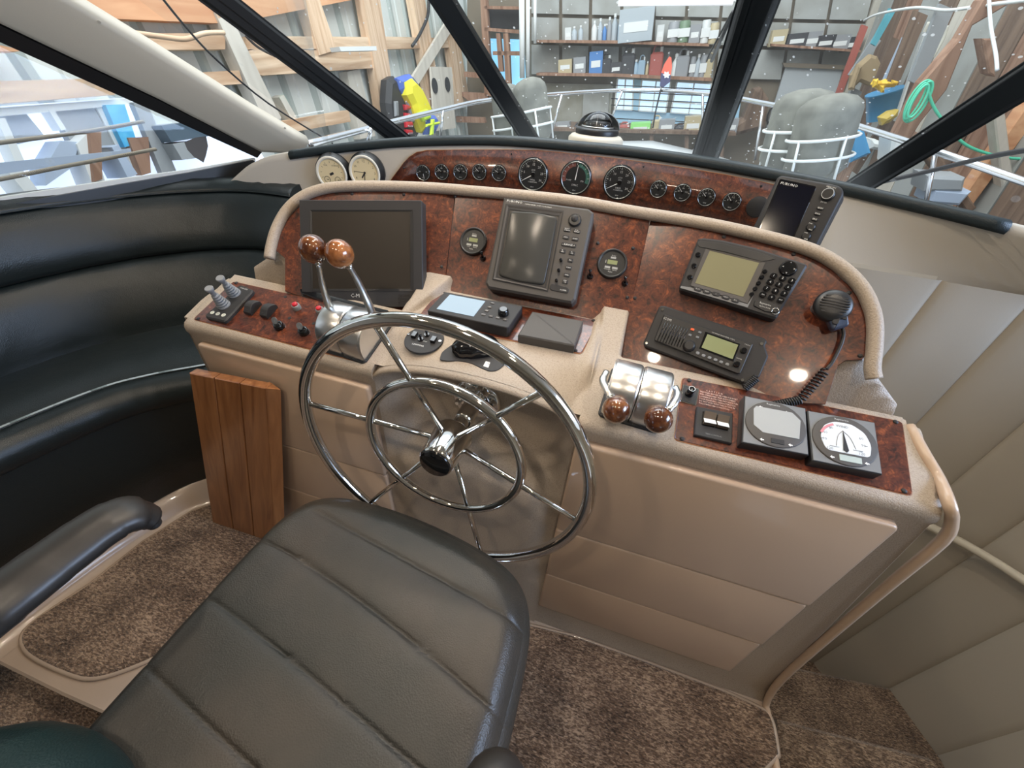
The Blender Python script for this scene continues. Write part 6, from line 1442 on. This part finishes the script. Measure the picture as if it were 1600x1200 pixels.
bobj(epoly([(1130, 160), (1160, 140), (1154, 184), (1136, 184)], .10, .03), 'blue_boarding', M['sky_blue_board'], parent=we)
# work bench along the end wall
bn = bthing('workbench', 'long cluttered dark workbench below the bright end wall windows', 'workbench')
bobj(epoly([(832, 199), (1150, 207), (1150, 212), (832, 204)], .95, .82), 'bench_top', M['oldwood'], parent=bn)
for x in (850, 905, 960, 1015, 1070, 1125): bobj(epoly([(x, 203), (x+6, 203), (x+6, 260), (x, 260)], .9, .12), 'leg', M['oldwood'], parent=bn)
random.seed(5); gx = 838; i = 0
clut = ['black toolbox', 'dark coil', 'green basin', 'grey vice', 'brown crate', 'dark tin', 'black case', 'rusty block', 'grey pump', 'dark bucket', 'brown carton', 'black drill']
for i, (x, w, h, m) in enumerate([(850, 22, 10, 'black'), (880, 20, 9, 'grey'), (975, 14, 10, 'red'), (1000, 26, 10, 'green'), (1024, 12, 18, 'tan'), (1040, 20, 14, 'grey'), (1062, 16, 10, 'black'), (1080, 22, 18, 'tan'), (1104, 20, 16, 'black'), (1126, 18, 14, 'red'), (905, 16, 8, 'black'), (1140, 14, 16, 'grey')]):
    jar(x, 201+(x-832)*.025, w, h, M['shelf_'+m] if i != 3 else simple('lime_green', (.30, .75, .20), .5), clut[i]+' standing on the dark workbench', 'clutter on the workbench', 'box' if i % 2 else 'jug', .7)
# black railing of the balcony beyond the windows
rg = bthing('wire_railing', 'thin dark railing wires across the bright windows', 'railing')
for y0 in (136, 146, 157, 167, 188): a = MB(); a.tube([by(955, y0-3, YE-.4), by(1112, y0+4, YE-.4)], .008, 5); bobj(a, 'wire', M['dgrey'], parent=rg)
# door and dark things near the starboard corner
dr = bset('door_1')
bobj(epoly([(1228, 105), (1320, 109), (1290, 215), (1196, 205)], .10, .05), 'leaf', simple('door_grey', (.46, .49, .50), .6), parent=dr)
bobj(epoly([(1223, 98), (1328, 102), (1322, 109), (1226, 105)], .16, .08), 'head_board', M['batten'], parent=dr)
bobj(epoly([(1320, 104), (1330, 104), (1298, 215), (1288, 215)], .16, .08), 'jamb', M['batten'], parent=dr)
bobj(epoly([(1180, 140), (1190, 137), (1202, 155), (1196, 200), (1150, 212), (1140, 200), (1162, 185)], .5, .3, .05), 'funnel_sack', M['oldwood'], 'dark sack like heap hanging left of the grey door', 'sack')
a = MB(); p = by(1212, 180, YE-.25); a.tube([p+Vector((.12*math.cos(t/10*5.2+1), 0, .15*math.sin(t/10*5.2+1))) for t in range(11)], .014, 6); bobj(a, 'hook', M['dgrey'], 'dark curved hook hanging on the grey door', 'hook')
# -- starboard wall of the shed
wr2 = bset('wall_right')
for k in range(18):
    y0 = 2.0+.42*k; a = MB(); a.box(XR+.0, XR+.03, y0, y0+.40, -3.2, 2.4); bobj(a, 'board', M[['block', 'redwood', 'oldwood', 'block', 'palewood', 'oldwood'][k % 6]], parent=wr2)
bk_ = MB(); bk_.box(XR+.03, XR+.06, 1.5, 10, -3.3, 2.4); bobj(bk_, 'backing', M['oldwood'], parent=wr2)
stk = 'timber and tools leaning on the starboard wall'
ritems = [(ptq(1352, 40, 1310, 150, (10, 9)), 'red_paint', 'red painted strip leaning at the shed corner'), (ptq(1372, 60, 1330, 120, (12, 10)), 'ext_grey', 'short grey board left of the brown coat'),
          (ptq(1400, 60, 1345, 200, (12, 10)), 'oldwood', 'dark board leaning behind the blue bucket'), (ptq(1420, 62, 1375, 155, (18, 14)), 'pale_blue', 'pale board leaning above the blue bucket'),
          (ptq(1446, 50, 1400, 190, (3, 3)), 'ext_white', 'thin white rod leaning right of the bucket'), (ptq(1440, 20, 1395, 130, (22, 18)), 'oldwood', 'wide weathered board behind the white rod'),
          (ptq(1480, 10, 1430, 130, (24, 20)), 'ext_grey', 'wide grey board beside the brown post'), (ptq(1395, 15, 1365, 70, (10, 8)), 'teal_cloth', 'teal board high above the bucket'),
          (ptq(1340, 140, 1310, 200, (16, 14)), 'ext_grey', 'grey plank below the brown coat'), (ptq(1360, 175, 1320, 260, (10, 9)), 'pale_blue', 'pale blue plank low at the starboard side'),
          (ptq(1385, 190, 1335, 270, (12, 10)), 'oldwood', 'dark plank low below the bucket'), (ptq(1410, 195, 1370, 270, (14, 10)), 'ext_white', 'white plank low beside the rail'), (ptq(1430, 205, 1400, 250, (14, 10)), 'redwood', 'reddish plank low beside the green hose')]
simple('red_paint', (.42, .12, .09), .6); simple('teal_cloth', (.10, .38, .45), .7); simple('hose_green', (.10, .60, .38), .45); simple('tan_cloth', (.42, .31, .18), .9); simple('bucket_blue', (.05, .27, .50), .4); simple('glove_yellow', (.85, .55, .05), .6)
def ywall(q): return min(bx(max(80, max(p[0] for p in q)), 100, XR).y*.97, 7.9)
def epoly0(pxs, y, th, c=.0): return epoly(pxs, YE-y, th, c)
for i, (q, m, lab) in enumerate(ritems): bobj(epoly0(q, ywall(q)-.04*i, .05), 'plank', M[m], lab, 'plank', stk)
for i, (q, m, lab) in enumerate([([(1560, -20), (1600, -60), (1640, -30), (1520, 40), (1480, 140), (1440, 190), (1405, 245), (1385, 238), (1440, 130), (1500, 60), (1535, 0)], 'redwood', 'big rough brown post forked near its top'), ([(1535, 60), (1552, 60), (1556, 120), (1545, 115)], 'redwood', 'short branch of the forked brown post'),
                                 (ptq(1620, 165, 1505, 325, (26, 20)), 'plank', 'orange brown timber leaning in the corner window'), (ptq(1560, 160, 1580, 330, (18, 20)), 'palewood', 'pale post standing in the starboard corner window'), (ptq(1455, 240, 1520, 330, (20, 16)), 'oldwood', 'dark timber low in the starboard corner window')]):
    bobj(epoly0(q, min(4.9, ywall([(min(p[0], 1590), p[1]) for p in q]))-.12*i, .12, .01), 'timber_post', M[m], lab, 'post', 'timber posts of the starboard side')
def fpoly(pxs, y, th, c=.03): return epoly(pxs, YE-y, th, c)
r = bthing('coat', 'tan work coat hanging on the starboard wall', 'coat'); bobj(fpoly([(1362, 85), (1372, 88), (1380, 105), (1362, 135), (1345, 128), (1330, 142), (1332, 118), (1345, 100)], 7.4, .12), 'body', M['tan_cloth'], parent=r); bobj(fpoly([(1340, 100), (1348, 104), (1335, 142), (1327, 138)], 7.3, .06, .02), 'sleeve', M['tan_cloth'], parent=r)
r = bthing('bucket', 'bright blue bucket with a yellow glove over its rim', 'bucket')
c = by(1376, 185, 6.6); t_ = by(1383, 142, 6.6); ax = (t_-c); L = ax.length; Mx = Matrix.Translation(c) @ ax.to_track_quat('Z', 'Y').to_matrix().to_4x4(); R_ = 24*6.6/F*.66
a = MB(); a.lathe([(R_*.78, 0), (R_*.98, L*.93), (R_*1.05, L*.94), (R_*1.05, L)], 28, Mx); bobj(a, 'body', M['bucket_blue'], parent=r)
r = bthing('rubber_glove', 'yellow rubber glove draped on the blue bucket', 'glove', 'yellow rubber gloves')
bobj(fpoly([(1366, 133), (1372, 124), (1380, 128), (1390, 124), (1404, 127), (1400, 136), (1386, 137), (1378, 143)], 6.25, .12), 'palm', M['glove_yellow'], parent=r)
for q in ([(1367, 126), (1374, 123), (1372, 135), (1365, 137)], [(1396, 125), (1406, 128), (1402, 134), (1395, 131)], [(1376, 134), (1383, 134), (1383, 145), (1378, 145)]): bobj(fpoly(q, 6.15, .05, .02), 'finger', M['glove_yellow'], parent=r)
r = bthing('rubber_glove', 'mustard glove lying below and right of the blue bucket', 'glove', 'yellow rubber gloves'); bobj(fpoly([(1377, 185), (1392, 175), (1407, 172), (1405, 182), (1392, 192), (1380, 197)], 6.2, .12, .04), 'body', simple('mustard', (.62, .45, .08), .6), parent=r)
r = bthing('garden_hose', 'mint green hose coiled on the brown post', 'hose')
a = MB()
for k, (rx, ry, dx) in enumerate([(1, 1, 0), (.75, .95, 4), (.5, .88, -3), (.6, .8, 1)]):
    P = []
    for t in range(16):
        an = t/16*6.283; u, v = 13*rx*math.cos(an), 37*ry*math.sin(an); P.append(by(1434+dx+u*.86-v*.50, 158+u*.50+v*.86, 4.6-.03*k))
    a.tube(P, .0085, 8, closed=True, sub=2)
a.tube([by(*p, 4.55) for p in [(1449, 140), (1458, 165), (1470, 184), (1492, 212), (1520, 232), (1570, 246), (1620, 249)]], .010, 8, sub=5)
bobj(a, 'coil', M['hose_green'], parent=r)
a = MB(); a.tube([bx(*p, 2.3) for p in [(1350, 32), (1372, 22), (1430, 12), (1480, 16), (1540, 8), (1640, -4)]], .012, 6, sub=5); bobj(a, 'white_rope', M['ext_white'], 'white rope strung across the top of the starboard side', 'rope')
a = MB(); a.tube([bx(*p, 1.9) for p in [(1545, -10), (1548, 40), (1556, 85), (1558, 110)]], .009, 6, sub=4); bobj(a, 'white_rope', M['ext_white'], 'white rope hanging down the forked post', 'rope')
# low clutter beyond the starboard corner window
for i, (q, m, nm, lab) in enumerate([([(1450, 275), (1510, 278), (1505, 300), (1445, 300)], 'ext_grey', 'grey_box', 'grey box low in the starboard corner window'), ([(1460, 295), (1520, 300), (1500, 322), (1450, 318)], 'pale_blue', 'plastic_crate', 'pale open crate low in the starboard corner window'),
                                    ([(1330, 205), (1350, 200), (1362, 240), (1330, 255)], 'bucket_blue', 'blue_case', 'blue case below the leaning planks'), ([(1395, 215), (1430, 222), (1425, 262), (1390, 258)], 'ext_white', 'white_case', 'white case behind the starboard post')]):
    bobj(epoly0(q, 4.2, .25, .02), nm, M[m], lab, 'box')
fl = MB(); fl.box(XL-.1, XR+.2, -2, YE+.1, -3.4, -3.3); bobj(fl, 'floor_shed', simple('shed_floor', (.12, .115, .11), .8), kind='structure')

a = MB(); a.tube([by(*p, 6.4) for p in [(1452, 34), (1438, 66), (1440, 94), (1456, 90), (1474, 60), (1480, 40)]], .016, 6, sub=5); bobj(a, 'bent_pipe', simple('pale_pipe', (.60, .58, .50), .5), 'pale bent hoop hanging between the boards at upper right', 'hoop')
for i, (x, y, w, h, c) in enumerate([(1345, 238, 26, 10, 'paleblue'), (1372, 226, 18, 14, 'white'), (1404, 246, 22, 12, 'grey'), (1480, 318, 26, 12, 'white')]):
    bobj(epoly0([(x-w/2, y-h/2), (x+w/2, y-h/2+4), (x+w/2-3, y+h/2+3), (x-w/2-3, y+h/2)], 4.6, .2, .02), 'plastic_tray', M['shelf_'+c], ['pale blue tray beside the starboard fenders', 'white tray above the pale blue one', 'grey tray near the foot of the starboard post', 'white tray low in the starboard corner window'][i], 'tray')
